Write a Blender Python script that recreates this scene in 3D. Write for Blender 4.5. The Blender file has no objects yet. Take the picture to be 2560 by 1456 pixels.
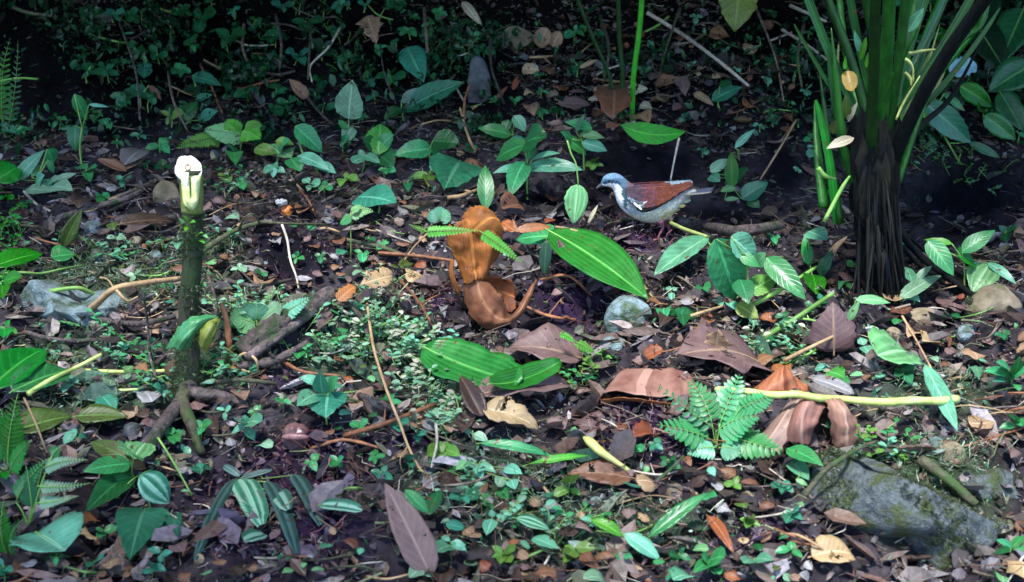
import bpy, math, random
import numpy as np

# ------------------------------------------------------------------ camera, world, sun, exposure
SC = bpy.context.scene
PITCH = math.radians(-14.0)
CAM = np.array([0.0, 0.0, 0.9])
F = 1280.0 / math.tan(math.radians(25.0))
cd = bpy.data.cameras.new("camera")
cam = bpy.data.objects.new("camera", cd)
SC.collection.objects.link(cam)
cam.location = CAM.tolist()
cam.rotation_euler = (math.radians(90) + PITCH, 0, 0)
cd.sensor_width = 36.0
cd.lens = 36.0 * F / 2560.0
cd.clip_start = 0.02
cd.dof.use_dof = True
cd.dof.focus_distance = 2.35
cd.dof.aperture_fstop = 8.0
cd.clip_end = 200.0
SC.camera = cam

SUN_EL, SUN_AZ = math.radians(66), math.radians(200)      # azimuth from +Y clockwise
world = bpy.data.worlds.new("World")
SC.world = world
world.use_nodes = True
wn = world.node_tree
wn.nodes.clear()
sky = wn.nodes.new("ShaderNodeTexSky")
sky.sky_type = 'NISHITA'
sky.sun_disc = False
sky.sun_elevation = SUN_EL
sky.sun_rotation = SUN_AZ
sky.ozone_density = 7.0
bg = wn.nodes.new("ShaderNodeBackground")
bg.inputs[1].default_value = 0.105
wo = wn.nodes.new("ShaderNodeOutputWorld")
wn.links.new(sky.outputs[0], bg.inputs[0])
wn.links.new(bg.outputs[0], wo.inputs[0])
sl = bpy.data.lights.new("sun", 'SUN')
sl.energy = 1.5
sl.angle = math.radians(10)
sl.color = (1.0, 0.98, 0.94)
sun = bpy.data.objects.new("sun", sl)
SC.collection.objects.link(sun)
from mathutils import Vector, Matrix
sdir = Vector((math.sin(SUN_AZ) * math.cos(SUN_EL), math.cos(SUN_AZ) * math.cos(SUN_EL), math.sin(SUN_EL)))
sun.rotation_euler = sdir.to_track_quat('Z', 'Y').to_euler()
SC.view_settings.view_transform = 'Standard'
SC.view_settings.look = 'None'
SC.view_settings.gamma = 1.0
SC.view_settings.use_curve_mapping = False
SC.view_settings.exposure = 2.52

R = random.Random(7)
NR = np.random.RandomState(11)

# ------------------------------------------------------------------ pixel rays, ground heights
FWD = np.array([0, math.cos(PITCH), math.sin(PITCH)])
UPV = np.array([0, -math.sin(PITCH), math.cos(PITCH)])
RGT = np.array([1.0, 0, 0])


def ray(px, py):
    d = FWD * F + RGT * (px - 1280.0) + UPV * (728.0 - py)
    return d / np.linalg.norm(d)


def at(px, py, Y):
    d = ray(px, py)
    return CAM + d * (Y / d[1])


def proj(p):
    q = np.asarray(p, float) - CAM
    f = q @ FWD
    f = np.where(f < 0.05, 0.05, f)
    return 1280 + F * (q @ RGT) / f, 728 - F * (q @ UPV) / f


_lat = np.random.RandomState(5).rand(256, 256)


def vnoise(x, y):
    x = np.asarray(x, float) + 1000.3
    y = np.asarray(y, float) + 1000.7
    xi = np.floor(x).astype(int); yi = np.floor(y).astype(int)
    fx = x - xi; fy = y - yi
    fx = fx * fx * (3 - 2 * fx); fy = fy * fy * (3 - 2 * fy)
    a = _lat[xi & 255, yi & 255]; b = _lat[(xi + 1) & 255, yi & 255]
    c = _lat[xi & 255, (yi + 1) & 255]; d = _lat[(xi + 1) & 255, (yi + 1) & 255]
    return (a * (1 - fx) + b * fx) * (1 - fy) + (c * (1 - fx) + d * fx) * fy - 0.5


def bump2(x, y, cx, cy, sx, sy):
    return np.exp(-((x - cx) / sx) ** 2 - ((y - cy) / sy) ** 2)


KY = np.array([-6, -2, 0, 1.2, 1.8, 2.5, 3.0, 3.4, 3.8, 4.2, 4.8, 6.0, 9.0, 14.0, 30.0])
KL = np.array([-0.4, 0.0, .08, .20, .29, .41, .50, .60, .86, 1.25, 1.9, 2.8, 4.0, 5.0, 7.0])
KR = np.array([-0.4, 0.0, .08, .20, .29, .41, .49, .58, .73, .97, 1.4, 2.3, 3.6, 4.8, 7.0])


def Z(x, y):
    x = np.asarray(x, float); y = np.asarray(y, float)
    m = 1 / (1 + np.exp(-(x - 0.1) * 3.0))
    z = np.interp(y, KY, KL) * (1 - m) + np.interp(y, KY, KR) * m
    z = z + 0.06 * vnoise(x * 2.3, y * 2.3) + 0.075 * vnoise(x * 6.1 + 9, y * 6.1) + 0.034 * vnoise(x * 17, y * 17 + 5)
    z = z + 0.008 * vnoise(x * 45, y * 45)
    z = z - 0.09 * bump2(x, y, 0.42, 2.78, 0.42, 0.14)       # hollow behind the pigeon
    z = z + 0.05 * bump2(x, y, 0.45, 3.06, 0.5, 0.14)
    z = z - 0.30 * bump2(x, y, 1.32, 3.05, 0.34, 0.26)       # black gully at the far side of the stalk clump
    z = z - 0.28 * bump2(x, y, -0.95, 4.0, 0.28, 0.35)       # black hollow in the bank
    z = z - 0.05 * bump2(x, y, -0.42, 1.55, 0.28, 0.2)
    z = z - 0.05 * bump2(x, y, -0.45, 2.25, 0.28, 0.12)
    z = z + 0.06 * bump2(x, y, -0.42, 1.95, 0.22, 0.13)
    z = z - 0.04 * bump2(x, y, 0.10, 2.08, 0.25, 0.10)
    return z


_T = np.concatenate([np.arange(0.6, 5.0, 0.006), np.arange(5.0, 20.0, 0.05)])


def hit(px, py, h=0.0):
    d = ray(px, py)
    P = CAM[None] + d[None] * (_T / d[1])[:, None]
    g = P[:, 2] - Z(P[:, 0], P[:, 1]) - h
    i = int(np.argmax(g < 0))
    if g[i] >= 0 or i == 0:
        return P[-1] if i == 0 and g[0] >= 0 else P[0]
    a = g[i - 1] / (g[i - 1] - g[i])
    return P[i - 1] * (1 - a) + P[i] * a


def atg(px, py, Y, lift=.024):
    """the pixel's point at depth Y, or on the floor in front of it if that point would be buried"""
    p = at(px, py, Y)
    if p[2] < float(Z(p[0], p[1])) + lift * .6:
        q = hit(px, py, lift)
        return q if q[1] < p[1] else p
    return p


def ptpx(P):                      # metres per photo pixel at P
    return float((np.asarray(P) - CAM) @ FWD) / F


def nrm(v):
    v = np.asarray(v, float)
    return v / (np.linalg.norm(v) + 1e-12)


# ------------------------------------------------------------------ labels
LAND = [(478, 430, 'the white-topped stump'), (470, 900, "the stump's foot"), (1620, 490, 'the pigeon'),
        (1185, 600, 'the orange dead sheath'), (1500, 660, 'the big glossy green leaf'), (1230, 920, 'the broad folded green leaf'),
        (2100, 990, 'the yellow-green stick'), (2200, 260, 'the tall stalk clump'), (2190, 640, 'the dark clump base'),
        (2280, 1270, 'the mossy boulder'), (180, 790, 'the pale slab rock'), (1575, 800, 'the round grey stone'),
        (720, 800, 'the rotten log'), (715, 525, 'the orange fruit'), (140, 1210, 'the comb-toothed fern'),
        (1790, 1050, 'the low green fern'), (1580, 170, 'the slim green stems'), (1630, 335, 'the drooping lime blade'),
        (870, 250, 'the striped upright leaf'), (580, 325, 'the lime fern'), (1037, 160, 'the dark hanging leaf'),
        (1850, 670, 'the broad-leaved seedling'), (2440, 660, 'the arching-leaved seedling'), (1515, 1135, 'the yellow pod'),
        (1620, 960, 'the folded red-brown leaf'), (2040, 1060, 'the crumpled brown leaf'), (1010, 1310, 'the mauve pointed leaf'),
        (640, 1260, 'the striped strap leaves'), (740, 1085, 'the glossy brown seed'), (810, 1000, 'the teal rosette'),
        (1840, 30, 'the yellowing top leaf'), (1375, 95, 'the tan twin leaves'), (2405, 165, 'the pale blue leaf'),
        (390, 1215, 'the mint striped leaf'), (620, 110, 'the black hollow'), (1745, 120, 'the long pale stick'),
        (2400, 420, 'the pale herb patch'), (1320, 420, 'the star-shaped seedling'), (1440, 510, 'the light hanging leaf'),
        (1340, 880, 'the pinkish-brown leaf'), (2235, 885, 'the small lime leaf'), (2350, 990, 'the narrow crossing leaf'),
        (1700, 640, 'the pale bent leaf'), (1000, 1080, 'the long vine stem'), (960, 800, 'the pale creeping herb'),
        (200, 270, 'the paired dark-bank leaves'), (120, 450, 'the pale rosette'), (1790, 870, 'the torn brown leaf')]
USED = set()


def _rel(px, py, l):
    dx, dy = px - l[0], py - l[1]
    if abs(dx) > 1.6 * abs(dy):
        return ('right of ' if dx > 0 else 'left of ') + l[2]
    if abs(dy) > 1.6 * abs(dx):
        return ('in front of ' if dy > 0 else 'beyond ') + l[2]
    return ('front ' if dy > 0 else 'far ') + ('right of ' if dx > 0 else 'left of ') + l[2]


def autolabel(desc, px, py, own=None):
    c = sorted((l for l in LAND if l[2] != own), key=lambda l: math.hypot(px - l[0], (py - l[1]) * 1.3))
    d0 = math.hypot(px - c[0][0], py - c[0][1])
    near = 'close ' if d0 < 70 else ''
    cands = [f"{desc}, {near}{_rel(px, py, c[0])}", f"{desc}, {_rel(px, py, c[0])}, {_rel(px, py, c[1])}",
             f"{desc}, between {c[0][2]} and {c[1][2]}", f"{desc}, {_rel(px, py, c[1])} and {_rel(px, py, c[2])}",
             f"{desc}, near {c[0][2]}, {_rel(px, py, c[2])}", f"{desc}, {_rel(px, py, c[0])}, toward {c[3][2]}",
             f"{desc}, {_rel(px, py, c[1])}, toward {c[4][2]}", f"{desc}, {_rel(px, py, c[3])}, {_rel(px, py, c[2])}",
             f"{desc}, toward {c[1][2]}, {_rel(px, py, c[4])}", f"{desc}, toward {c[2][2]}, {_rel(px, py, c[5])}"]
    for s in cands:
        if s not in USED and len(s.replace(',', '').split()) <= 16:
            USED.add(s)
            return s
    for s in cands:
        if len(s.replace(',', '').split()) <= 16:
            return s
    return cands[0]


def tag(o, label, cat, group=None):
    o["label"] = label
    o["category"] = cat
    if group:
        o["group"] = group
    return o


# ------------------------------------------------------------------ mesh helpers
COL = SC.collection


class MB:
    def __init__(s):
        s.v = []; s.f = []; s.uv = []; s.c = []

    def add(s, v, f, uv=None, col=None):
        o = len(s.v)
        s.v.extend(np.asarray(v, float).tolist())
        s.f.extend([tuple(i + o for i in q) for q in f])
        s.uv.extend(uv if uv is not None else [(0.5, 0.5)] * len(v))
        s.c.extend([col or (1, 1, 1)] * len(v) if not isinstance(col, list) else col)
        return s

    def build(s, name, mat, parent=None, base=None, smooth=True, kind=None):
        return mk(name, s.v, s.f, mat, parent, base, s.uv, s.c, smooth, kind)


def mk(name, v, f, mat, parent=None, base=None, uv=None, col=None, smooth=True, kind=None):
    v = np.asarray(v, float)
    if parent is not None:
        org = np.array(parent["_o"])
    else:
        org = np.array(base if base is not None else (v[:, 0].mean(), v[:, 1].mean(), v[:, 2].min()), float)
    me = bpy.data.meshes.new(name)
    me.from_pydata((v - org).tolist(), [], f)
    if uv is not None:
        ul = me.uv_layers.new(name="UVMap")
        li = np.empty(len(me.loops), np.int32)
        me.loops.foreach_get("vertex_index", li)
        ul.data.foreach_set("uv", np.asarray(uv, np.float32)[li].ravel())
    if col is not None:
        ca = me.color_attributes.new("col", 'FLOAT_COLOR', 'POINT')
        c4 = np.ones((len(v), 4), np.float32)
        c4[:, :3] = np.asarray(col, np.float32)[:, :3]
        ca.data.foreach_set("color", c4.ravel())
    me.polygons.foreach_set("use_smooth", [smooth] * len(me.polygons))
    me.materials.append(mat)
    me.update()
    o = bpy.data.objects.new(name, me)
    COL.objects.link(o)
    if parent is not None:
        o.parent = parent
    else:
        o.location = org.tolist()
    o["_o"] = org.tolist()
    if kind:
        o["kind"] = kind
    return o


def thing(name, base, label, cat, group=None):
    o = bpy.data.objects.new(name, None)
    COL.objects.link(o)
    o.empty_display_size = 0.02
    o.location = [float(c) for c in base]
    o["_o"] = [float(c) for c in base]
    return tag(o, label, cat, group)


def smooth_path(P, n=5):
    P = [np.asarray(p, float) for p in P]
    if len(P) < 3:
        return [P[0] * (1 - t) + P[-1] * t for t in np.linspace(0, 1, n + 2)]
    Q = [2 * P[0] - P[1]] + P + [2 * P[-1] - P[-2]]
    out = []
    for i in range(1, len(Q) - 2):
        a, b, c, d = Q[i - 1:i + 3]
        for k in range(n):
            t = k / n
            out.append(0.5 * (2 * b + (c - a) * t + (2 * a - 5 * b + 4 * c - d) * t * t + (3 * b - a - 3 * c + d) * t ** 3))
    out.append(P[-1])
    return out


def tube(P, rad, seg=8, rough=0.0, n=5, flat=1.0, cap=True, seed=0):
    """P: polyline, rad: radii at the polyline's points."""
    r_ = np.asarray(rad if hasattr(rad, '__len__') else [rad] * len(P), float)
    Q = smooth_path(P, n)
    m = len(Q)
    rr = np.interp(np.linspace(0, len(r_) - 1, m), np.arange(len(r_)), r_)
    rs = np.random.RandomState(abs(int(seed)) + 3)
    up = np.array([0.13, 0.2, 0.95])
    v = []; uv = []
    X = None
    L = 0
    for i in range(m):
        T = nrm(Q[min(i + 1, m - 1)] - Q[max(i - 1, 0)])
        if X is None:
            X = nrm(np.cross(T, up)) if abs(T @ up) < .95 else nrm(np.cross(T, [1, 0, 0]))
        X = nrm(X - T * (X @ T))
        Yv = np.cross(T, X)
        if i:
            L += np.linalg.norm(Q[i] - Q[i - 1])
        kn = 1 + rough * 0.6 * rs.randn()
        for k in range(seg):
            a = 2 * math.pi * k / seg
            q = rr[i] * kn * (1 + rough * rs.randn() * 0.5)
            v.append(Q[i] + X * math.cos(a) * q + Yv * math.sin(a) * q * flat)
            uv.append((L / max(rr.mean(), 1e-5) * .05, k / seg))
    f = []
    for i in range(m - 1):
        for k in range(seg):
            a = i * seg + k; b = i * seg + (k + 1) % seg
            f.append((a, b, b + seg, a + seg))
    if cap:
        f.append(tuple(range(seg))[::-1])
        f.append(tuple((m - 1) * seg + k for k in range(seg)))
    return v, f, uv


SH = {'ovate': (0.55, 0.95), 'lance': (0.75, 0.95), 'oblong': (0.38, 0.42), 'obov': (0.95, 0.5), 'round': (0.45, 0.5),
      'strap': (0.16, 0.3), 'heart': (0.32, 0.9), 'drop': (0.9, 0.42)}


def leafgeo(A, B, W, N, shape='lance', fold=0.25, arch=0.1, nl=12, nw=3, wave=0.0, rag=0.0, seed=0, veins=0.0, side=0.0, twist=0.0, thick=0.0):
    A = np.asarray(A, float); B = np.asarray(B, float)
    L = np.linalg.norm(B - A)
    X = (B - A) / (L + 1e-9)
    Nn = nrm(np.asarray(N, float) - X * (np.asarray(N, float) @ X))
    Yv = np.cross(Nn, X)
    a, b = SH[shape]
    tm = a / (a + b)
    pk = tm ** a * (1 - tm) ** b
    rs = np.random.RandomState(abs(int(seed)) + 1)
    ph = rs.rand(4) * 6.28
    v = []; uv = []
    edge = 1 + rag * rs.randn(nl + 1, 2)
    for i in range(nl + 1):
        t = i / nl
        te = min(max(t, 0.004), 0.996)
        w = W / 2 * te ** a * (1 - te) ** b / pk
        ca = math.cos(twist * (t - .5)); sa = math.sin(twist * (t - .5))
        for j in range(-nw, nw + 1):
            s = j / nw
            ww = w * (edge[i, 0] if j < 0 else edge[i, 1]) if abs(j) == nw else w
            y = s * ww
            z = fold * abs(y) - fold * w * .4 + arch * L * 4 * t * (1 - t)
            z += wave * W * (math.sin(t * 9 + ph[0]) * s * .5 + math.sin(t * 17 + ph[1]) * s * s * .35 * (1 if j > 0 else -1))
            if veins:
                z += veins * W * .05 * math.cos(2 * math.pi * ((t - .28 * abs(s)) * 8))
            y2 = y * ca - z * sa * 0 + side * L * 4 * t * (1 - t)
            z2 = z + y * sa
            v.append(A + X * (t * L) + Yv * y2 + Nn * z2)
            uv.append((t, s * .5 + .5))
    k = 2 * nw + 1
    f = [(i * k + j, i * k + j + 1, (i + 1) * k + j + 1, (i + 1) * k + j) for i in range(nl) for j in range(2 * nw)]
    if thick:
        n0 = len(v)
        v2 = [p - Nn * thick for p in v]
        v = v + v2; uv = uv + uv
        f2 = [tuple(n0 + q for q in reversed(ff)) for ff in f]
        rim = [j for j in range(k)] + [i * k + k - 1 for i in range(1, nl + 1)] + [nl * k + j for j in range(k - 2, -1, -1)] + [i * k for i in range(nl - 1, 0, -1)]
        f = f + f2 + [(rim[(q + 1) % len(rim)], rim[q], rim[q] + n0, rim[(q + 1) % len(rim)] + n0) for q in range(len(rim))]
    return v, f, uv


def facing(P, t, roll=0.0):
    """normal between 'towards the camera' (t=0) and 'up' (t=1)"""
    c = nrm(CAM - np.asarray(P))
    return nrm(c * (1 - t) + np.array([roll, 0, 1.0]) * t)


# ------------------------------------------------------------------ materials
def mat_base(name):
    m = bpy.data.materials.new(name)
    m.use_nodes = True
    nt = m.node_tree
    nt.nodes.clear()
    out = nt.nodes.new("ShaderNodeOutputMaterial")
    p = nt.nodes.new("ShaderNodeBsdfPrincipled")
    nt.links.new(p.outputs[0], out.inputs[0])
    return m, nt, p, out


def N_(nt, t, **kw):
    n = nt.nodes.new(t)
    for k, v in kw.items():
        setattr(n, k, v)
    return n


def math_(nt, op, a, b=None, c=None):
    n = nt.nodes.new("ShaderNodeMath"); n.operation = op
    for i, q in enumerate((a, b, c)):
        if q is None: continue
        if isinstance(q, (int, float)): n.inputs[i].default_value = q
        else: nt.links.new(q, n.inputs[i])
    return n.outputs[0]


def mix_(nt, fac, a, b, mode='MIX'):
    n = nt.nodes.new("ShaderNodeMix"); n.data_type = 'RGBA'; n.blend_type = mode
    for i, q in ((0, fac), (6, a), (7, b)):
        if isinstance(q, (int, float)): n.inputs[i].default_value = q
        elif isinstance(q, tuple): n.inputs[i].default_value = (*q, 1) if len(q) == 3 else q
        else: nt.links.new(q, n.inputs[i])
    return n.outputs[2]


def noise_(nt, vec, scale, detail=4, rough=.55):
    n = nt.nodes.new("ShaderNodeTexNoise")
    n.inputs["Scale"].default_value = scale
    n.inputs["Detail"].default_value = detail
    n.inputs["Roughness"].default_value = rough
    if vec is not None: nt.links.new(vec, n.inputs["Vector"])
    return n.outputs[0]


def ramp_(nt, fac, stops):
    n = nt.nodes.new("ShaderNodeValToRGB")
    el = n.color_ramp.elements
    while len(el) < len(stops): el.new(0.5)
    for e, (p, c) in zip(el, stops):
        e.position = p; e.color = (*c, 1) if not isinstance(c, (int, float)) else (c, c, c, 1)
    nt.links.new(fac, n.inputs[0])
    return n.outputs[0]


def leafmat(name, base, dark=None, vein=None, rough=.38, trans=.25, lat=8.0, vs=.3, spot=.33, spotc=(.12, .07, .03), par=False, spec=.5, edge=None, hole=0.0, bd=.0015):
    dark = dark or tuple(c * .55 for c in base)
    vein = vein or tuple(min(1, c * 1.45 + .01) for c in base)
    m, nt, p, out = mat_base(name)
    uvn = N_(nt, "ShaderNodeTexCoord")
    sep = N_(nt, "ShaderNodeSeparateXYZ")
    nt.links.new(uvn.outputs["UV"], sep.inputs[0])
    u, v = sep.outputs[0], sep.outputs[1]
    oi = N_(nt, "ShaderNodeObjectInfo")
    s = math_(nt, 'MULTIPLY', math_(nt, 'ABSOLUTE', math_(nt, 'SUBTRACT', v, .5)), 2.0)
    mid = math_(nt, 'LESS_THAN', s, .07)
    if par:
        w = math_(nt, 'SINE', math_(nt, 'MULTIPLY', v, 2 * math.pi * par))
    else:
        w = math_(nt, 'SINE', math_(nt, 'MULTIPLY', math_(nt, 'SUBTRACT', u, math_(nt, 'MULTIPLY', s, .26)), 2 * math.pi * lat))
    l2 = math_(nt, 'POWER', math_(nt, 'MULTIPLY_ADD', w, .5, .5), 7.0 if not par else 2.0)
    vm = math_(nt, 'MAXIMUM', mid, math_(nt, 'MULTIPLY', l2, vs))
    nz = noise_(nt, uvn.outputs["Object"], 28, 5, .6)
    r1 = ramp_(nt, nz, [(.32, dark), (.68, base)])
    c = mix_(nt, vm, r1, vein)
    if edge:
        c = mix_(nt, math_(nt, 'MULTIPLY', math_(nt, 'SMOOTH_MIN', s, 1.0, .1), math_(nt, 'GREATER_THAN', s, .8)), c, edge)
    if spot:
        n2 = noise_(nt, uvn.outputs["Object"], 60, 3, .6)
        sm = math_(nt, 'GREATER_THAN', n2, 1 - spot)
        c = mix_(nt, sm, c, spotc)
    hs = N_(nt, "ShaderNodeHueSaturation")
    nt.links.new(c, hs.inputs["Color"])
    hs.inputs["Hue"].default_value = .5
    nt.links.new(math_(nt, 'MULTIPLY_ADD', oi.outputs["Random"], .03, .485), hs.inputs["Hue"])
    nt.links.new(math_(nt, 'MULTIPLY_ADD', oi.outputs["Random"], .5, .75), hs.inputs["Value"])
    cc = hs.outputs[0]
    nt.links.new(cc, p.inputs["Base Color"])
    nt.links.new(math_(nt, 'MULTIPLY_ADD', nz, .35, rough - .16), p.inputs["Roughness"])
    p.inputs["Specular IOR Level"].default_value = spec
    b = N_(nt, "ShaderNodeBump")
    b.inputs["Strength"].default_value = .5
    b.inputs["Distance"].default_value = bd
    h = math_(nt, 'SUBTRACT', math_(nt, 'MULTIPLY', nz, .8), vm)
    nt.links.new(h, b.inputs["Height"])
    nt.links.new(b.outputs[0], p.inputs["Normal"])
    if trans:
        tr = N_(nt, "ShaderNodeBsdfTranslucent")
        nt.links.new(cc, tr.inputs[0])
        mx = N_(nt, "ShaderNodeMixShader")
        mx.inputs[0].default_value = trans
        nt.links.new(p.outputs[0], mx.inputs[1]); nt.links.new(tr.outputs[0], mx.inputs[2])
        nt.links.new(mx.outputs[0], out.inputs[0])
    if hole:                                       # rotted-through holes
        tp = N_(nt, "ShaderNodeBsdfTransparent")
        mh = N_(nt, "ShaderNodeMixShader")
        nh = noise_(nt, uvn.outputs["Object"], 45, 4, .7)
        nt.links.new(math_(nt, 'GREATER_THAN', nh, 1 - hole), mh.inputs[0])
        src = out.inputs[0].links[0].from_socket
        nt.links.new(src, mh.inputs[1]); nt.links.new(tp.outputs[0], mh.inputs[2])
        nt.links.new(mh.outputs[0], out.inputs[0])
    return m


M = {
    'deep': leafmat('leaf_deep_green', (.018, .14, .045), rough=.36),
    'teal': leafmat('leaf_teal_green', (.032, .22, .125), vein=(.10, .33, .2), rough=.34),
    'mint': leafmat('leaf_mint', (.13, .42, .25), vein=(.25, .55, .37), rough=.33),
    'minst': leafmat('leaf_mint_striped', (.05, .27, .13), vein=(.34, .62, .42), rough=.33, par=3, vs=.9),
    'strap': leafmat('leaf_strap_striped', (.04, .2, .12), vein=(.35, .6, .45), rough=.4, par=2, vs=.9),
    'lime': leafmat('leaf_lime', (.09, .40, .03), vein=(.25, .58, .08), rough=.36, trans=.4),
    'pure': leafmat('leaf_pure_green', (.008, .25, .012), rough=.4, trans=.35),
    'olive': leafmat('leaf_olive', (.085, .15, .03), rough=.4, spot=.35),
    'dark': leafmat('leaf_dark', (.009, .05, .02), rough=.4),
    'mid': leafmat('leaf_mid_green', (.045, .29, .095), rough=.34),
    'glossy': leafmat('leaf_glossy_big', (.025, .22, .035), vein=(.05, .33, .07), rough=.3, par=9, vs=.35),
    'light': leafmat('leaf_light_green', (.16, .46, .16), vein=(.35, .62, .33), rough=.36, par=5, vs=.4, trans=.35),
    'yel': leafmat('leaf_yellowing', (.26, .40, .06), vein=(.45, .5, .14), rough=.4, spot=.33, trans=.35),
    'ochre': leafmat('leaf_ochre', (.34, .20, .03), vein=(.36,.22,.04), rough=.5, spot=.36, trans=.3),
    'brown': leafmat('leaf_dead_brown', (.19, .085, .042), vein=(.24, .12, .07), rough=.52, spot=.36, spotc=(.04, .02, .015), trans=.12, hole=.37),
    'red': leafmat('leaf_dead_red_brown', (.27, .085, .035), vein=(.32, .12, .06), rough=.42, spot=.33, spotc=(.07, .02, .015), trans=.15, hole=.37),
    'mauve': leafmat('leaf_dead_mauve', (.17, .105, .095), dark=(.10, .055, .055), vein=(.21, .135, .12), rough=.55, spot=.3, spotc=(.06, .04, .04), trans=.1, hole=.37),
    'tan': leafmat('leaf_dead_tan', (.40, .26, .14), vein=(.5, .36, .22), rough=.55, spot=.36, trans=.15, hole=.37),
    'orange': leafmat('leaf_dead_orange', (.36, .12, .035), vein=(.45, .2, .08), rough=.42, trans=.2, spot=.3, spotc=(.18, .05, .02)),
    'umber': leafmat('leaf_dead_umber', (.045, .024, .018), rough=.5, trans=.05, hole=.37),
    'grey': leafmat('leaf_weathered_grey', (.22, .215, .22), rough=.5, trans=.08, spot=.36, hole=.37),
    'cream': leafmat('leaf_cream', (.62, .56, .38), rough=.45, trans=.3),
    'blue': leafmat('leaf_pale_blue', (.22, .42, .45), dark=(.12,.27,.3), vein=(.25,.45,.48), rough=.35, trans=.15),
    'sheath': leafmat('sheath_orange', (.34, .085, .014), dark=(.09, .018, .006), vein=(.42, .13, .03), rough=.62, par=23, vs=.15, trans=.22, spot=.3, spotc=(.06, .015, .006), hole=.34, bd=.006),
    'sheath2': leafmat('sheath_tan', (.29, .105, .045), dark=(.15, .045, .02), vein=(.35, .15, .07), rough=.6, par=27, vs=.15, trans=.15, spot=.3, spotc=(.08, .03, .018), bd=.006),
}


def barkmat(name, a, b, scale=40, rough=.7, moss=None, mossamt=.5, bump=.8, stretch=1.0, bdist=.004, spec=.3):
    m, nt, p, out = mat_base(name)
    tc = N_(nt, "ShaderNodeTexCoord")
    mp = N_(nt, "ShaderNodeMapping"); mp.inputs["Scale"].default_value = (1, 1, stretch)
    nt.links.new(tc.outputs["Object"], mp.inputs[0])
    nz = noise_(nt, mp.outputs[0], scale, 6, .65)
    n2 = noise_(nt, mp.outputs[0], scale * 3.3, 4, .6)
    c = ramp_(nt, nz, [(.33, a), (.62, b), (.78, tuple(min(1, q * 1.5) for q in b))])
    if moss:
        n3 = noise_(nt, tc.outputs["Object"], scale * .45, 5, .7)
        c = mix_(nt, ramp_(nt, n3, [(mossamt - .06, 0.0), (mossamt + .06, 1.0)]), moss, c)
    oi = N_(nt, "ShaderNodeObjectInfo")
    hs = N_(nt, "ShaderNodeHueSaturation")
    nt.links.new(c, hs.inputs["Color"])
    nt.links.new(math_(nt, 'MULTIPLY_ADD', oi.outputs["Random"], .6, .7), hs.inputs["Value"])
    nt.links.new(hs.outputs[0], p.inputs["Base Color"])
    p.inputs["Roughness"].default_value = rough
    p.inputs["Specular IOR Level"].default_value = spec
    b_ = N_(nt, "ShaderNodeBump")
    b_.inputs["Strength"].default_value = bump
    b_.inputs["Distance"].default_value = bdist
    nt.links.new(math_(nt, 'ADD', nz, math_(nt, 'MULTIPLY', n2, .5)), b_.inputs["Height"])
    nt.links.new(b_.outputs[0], p.inputs["Normal"])
    return m


K = {
    'bark': barkmat('bark_grey_brown', (.06, .045, .035), (.22, .17, .13)),
    'mossbark': barkmat('bark_mossy', (.022, .025, .016), (.10, .095, .055), moss=(.035, .075, .018), mossamt=.45, scale=70),
    'greenstem': barkmat('stem_green', (.09, .22, .04), (.2, .38, .09), rough=.45, bump=.3, scale=25),
    'limestem': barkmat('stem_lime', (.22, .26, .06), (.46, .55, .18), rough=.45, bump=.5, scale=28),
    'stumpbark': barkmat('bark_stump_dark', (.010, .011, .008), (.05, .05, .028), moss=(.022, .05, .014), mossamt=.47, scale=80, stretch=.4),
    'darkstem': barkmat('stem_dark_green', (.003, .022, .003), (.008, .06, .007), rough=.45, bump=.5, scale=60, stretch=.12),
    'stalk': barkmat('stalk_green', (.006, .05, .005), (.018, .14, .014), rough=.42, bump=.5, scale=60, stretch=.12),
    'black': barkmat('root_black', (.002, .003, .0035), (.007, .009, .010), rough=.75, scale=70, stretch=.2, spec=.12),
    'palewood': barkmat('twig_pale', (.25, .22, .18), (.5, .45, .36), rough=.6, scale=50),
    'redwood': barkmat('twig_red_brown', (.10, .035, .02), (.3, .13, .06), rough=.5),
    'tanwood': barkmat('twig_tan', (.22, .14, .07), (.42, .28, .15), rough=.6),
    'rot': barkmat('wood_rotten', (.025, .018, .02), (.16, .12, .115), moss=(.03, .06, .02), mossamt=.45, bump=1.0, scale=60, bdist=.01),
    'rock': barkmat('rock_grey', (.07, .10, .115), (.22, .30, .32), moss=(.05, .08, .035), mossamt=.45, scale=32, rough=.6, bump=1.0, bdist=.012),
    'rockm': barkmat('rock_mossy', (.035, .045, .055), (.13, .155, .16), moss=(.06, .08, .03), mossamt=.47, scale=70, rough=.8, bump=1.0, bdist=.012),
    'rockt': barkmat('rock_tan', (.09, .07, .045), (.26, .21, .14), moss=(.07, .1, .03), mossamt=.4, scale=22, rough=.8, bump=1.0),
    'rockd': barkmat('rock_dark', (.02, .025, .03), (.08, .09, .1), scale=20, rough=.5, bump=1.0),
    'white': barkmat('wood_fresh_cut', (.62, .60, .48), (.88, .86, .76), scale=30, rough=.6, bump=.3),
    'cutin': barkmat('wood_inner_bark', (.45, .52, .16), (.7, .72, .4), scale=30, rough=.5, bump=.5),
    'pith': barkmat('wood_pith', (.25, .12, .04), (.5, .3, .14), scale=60, rough=.7),
}


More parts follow.
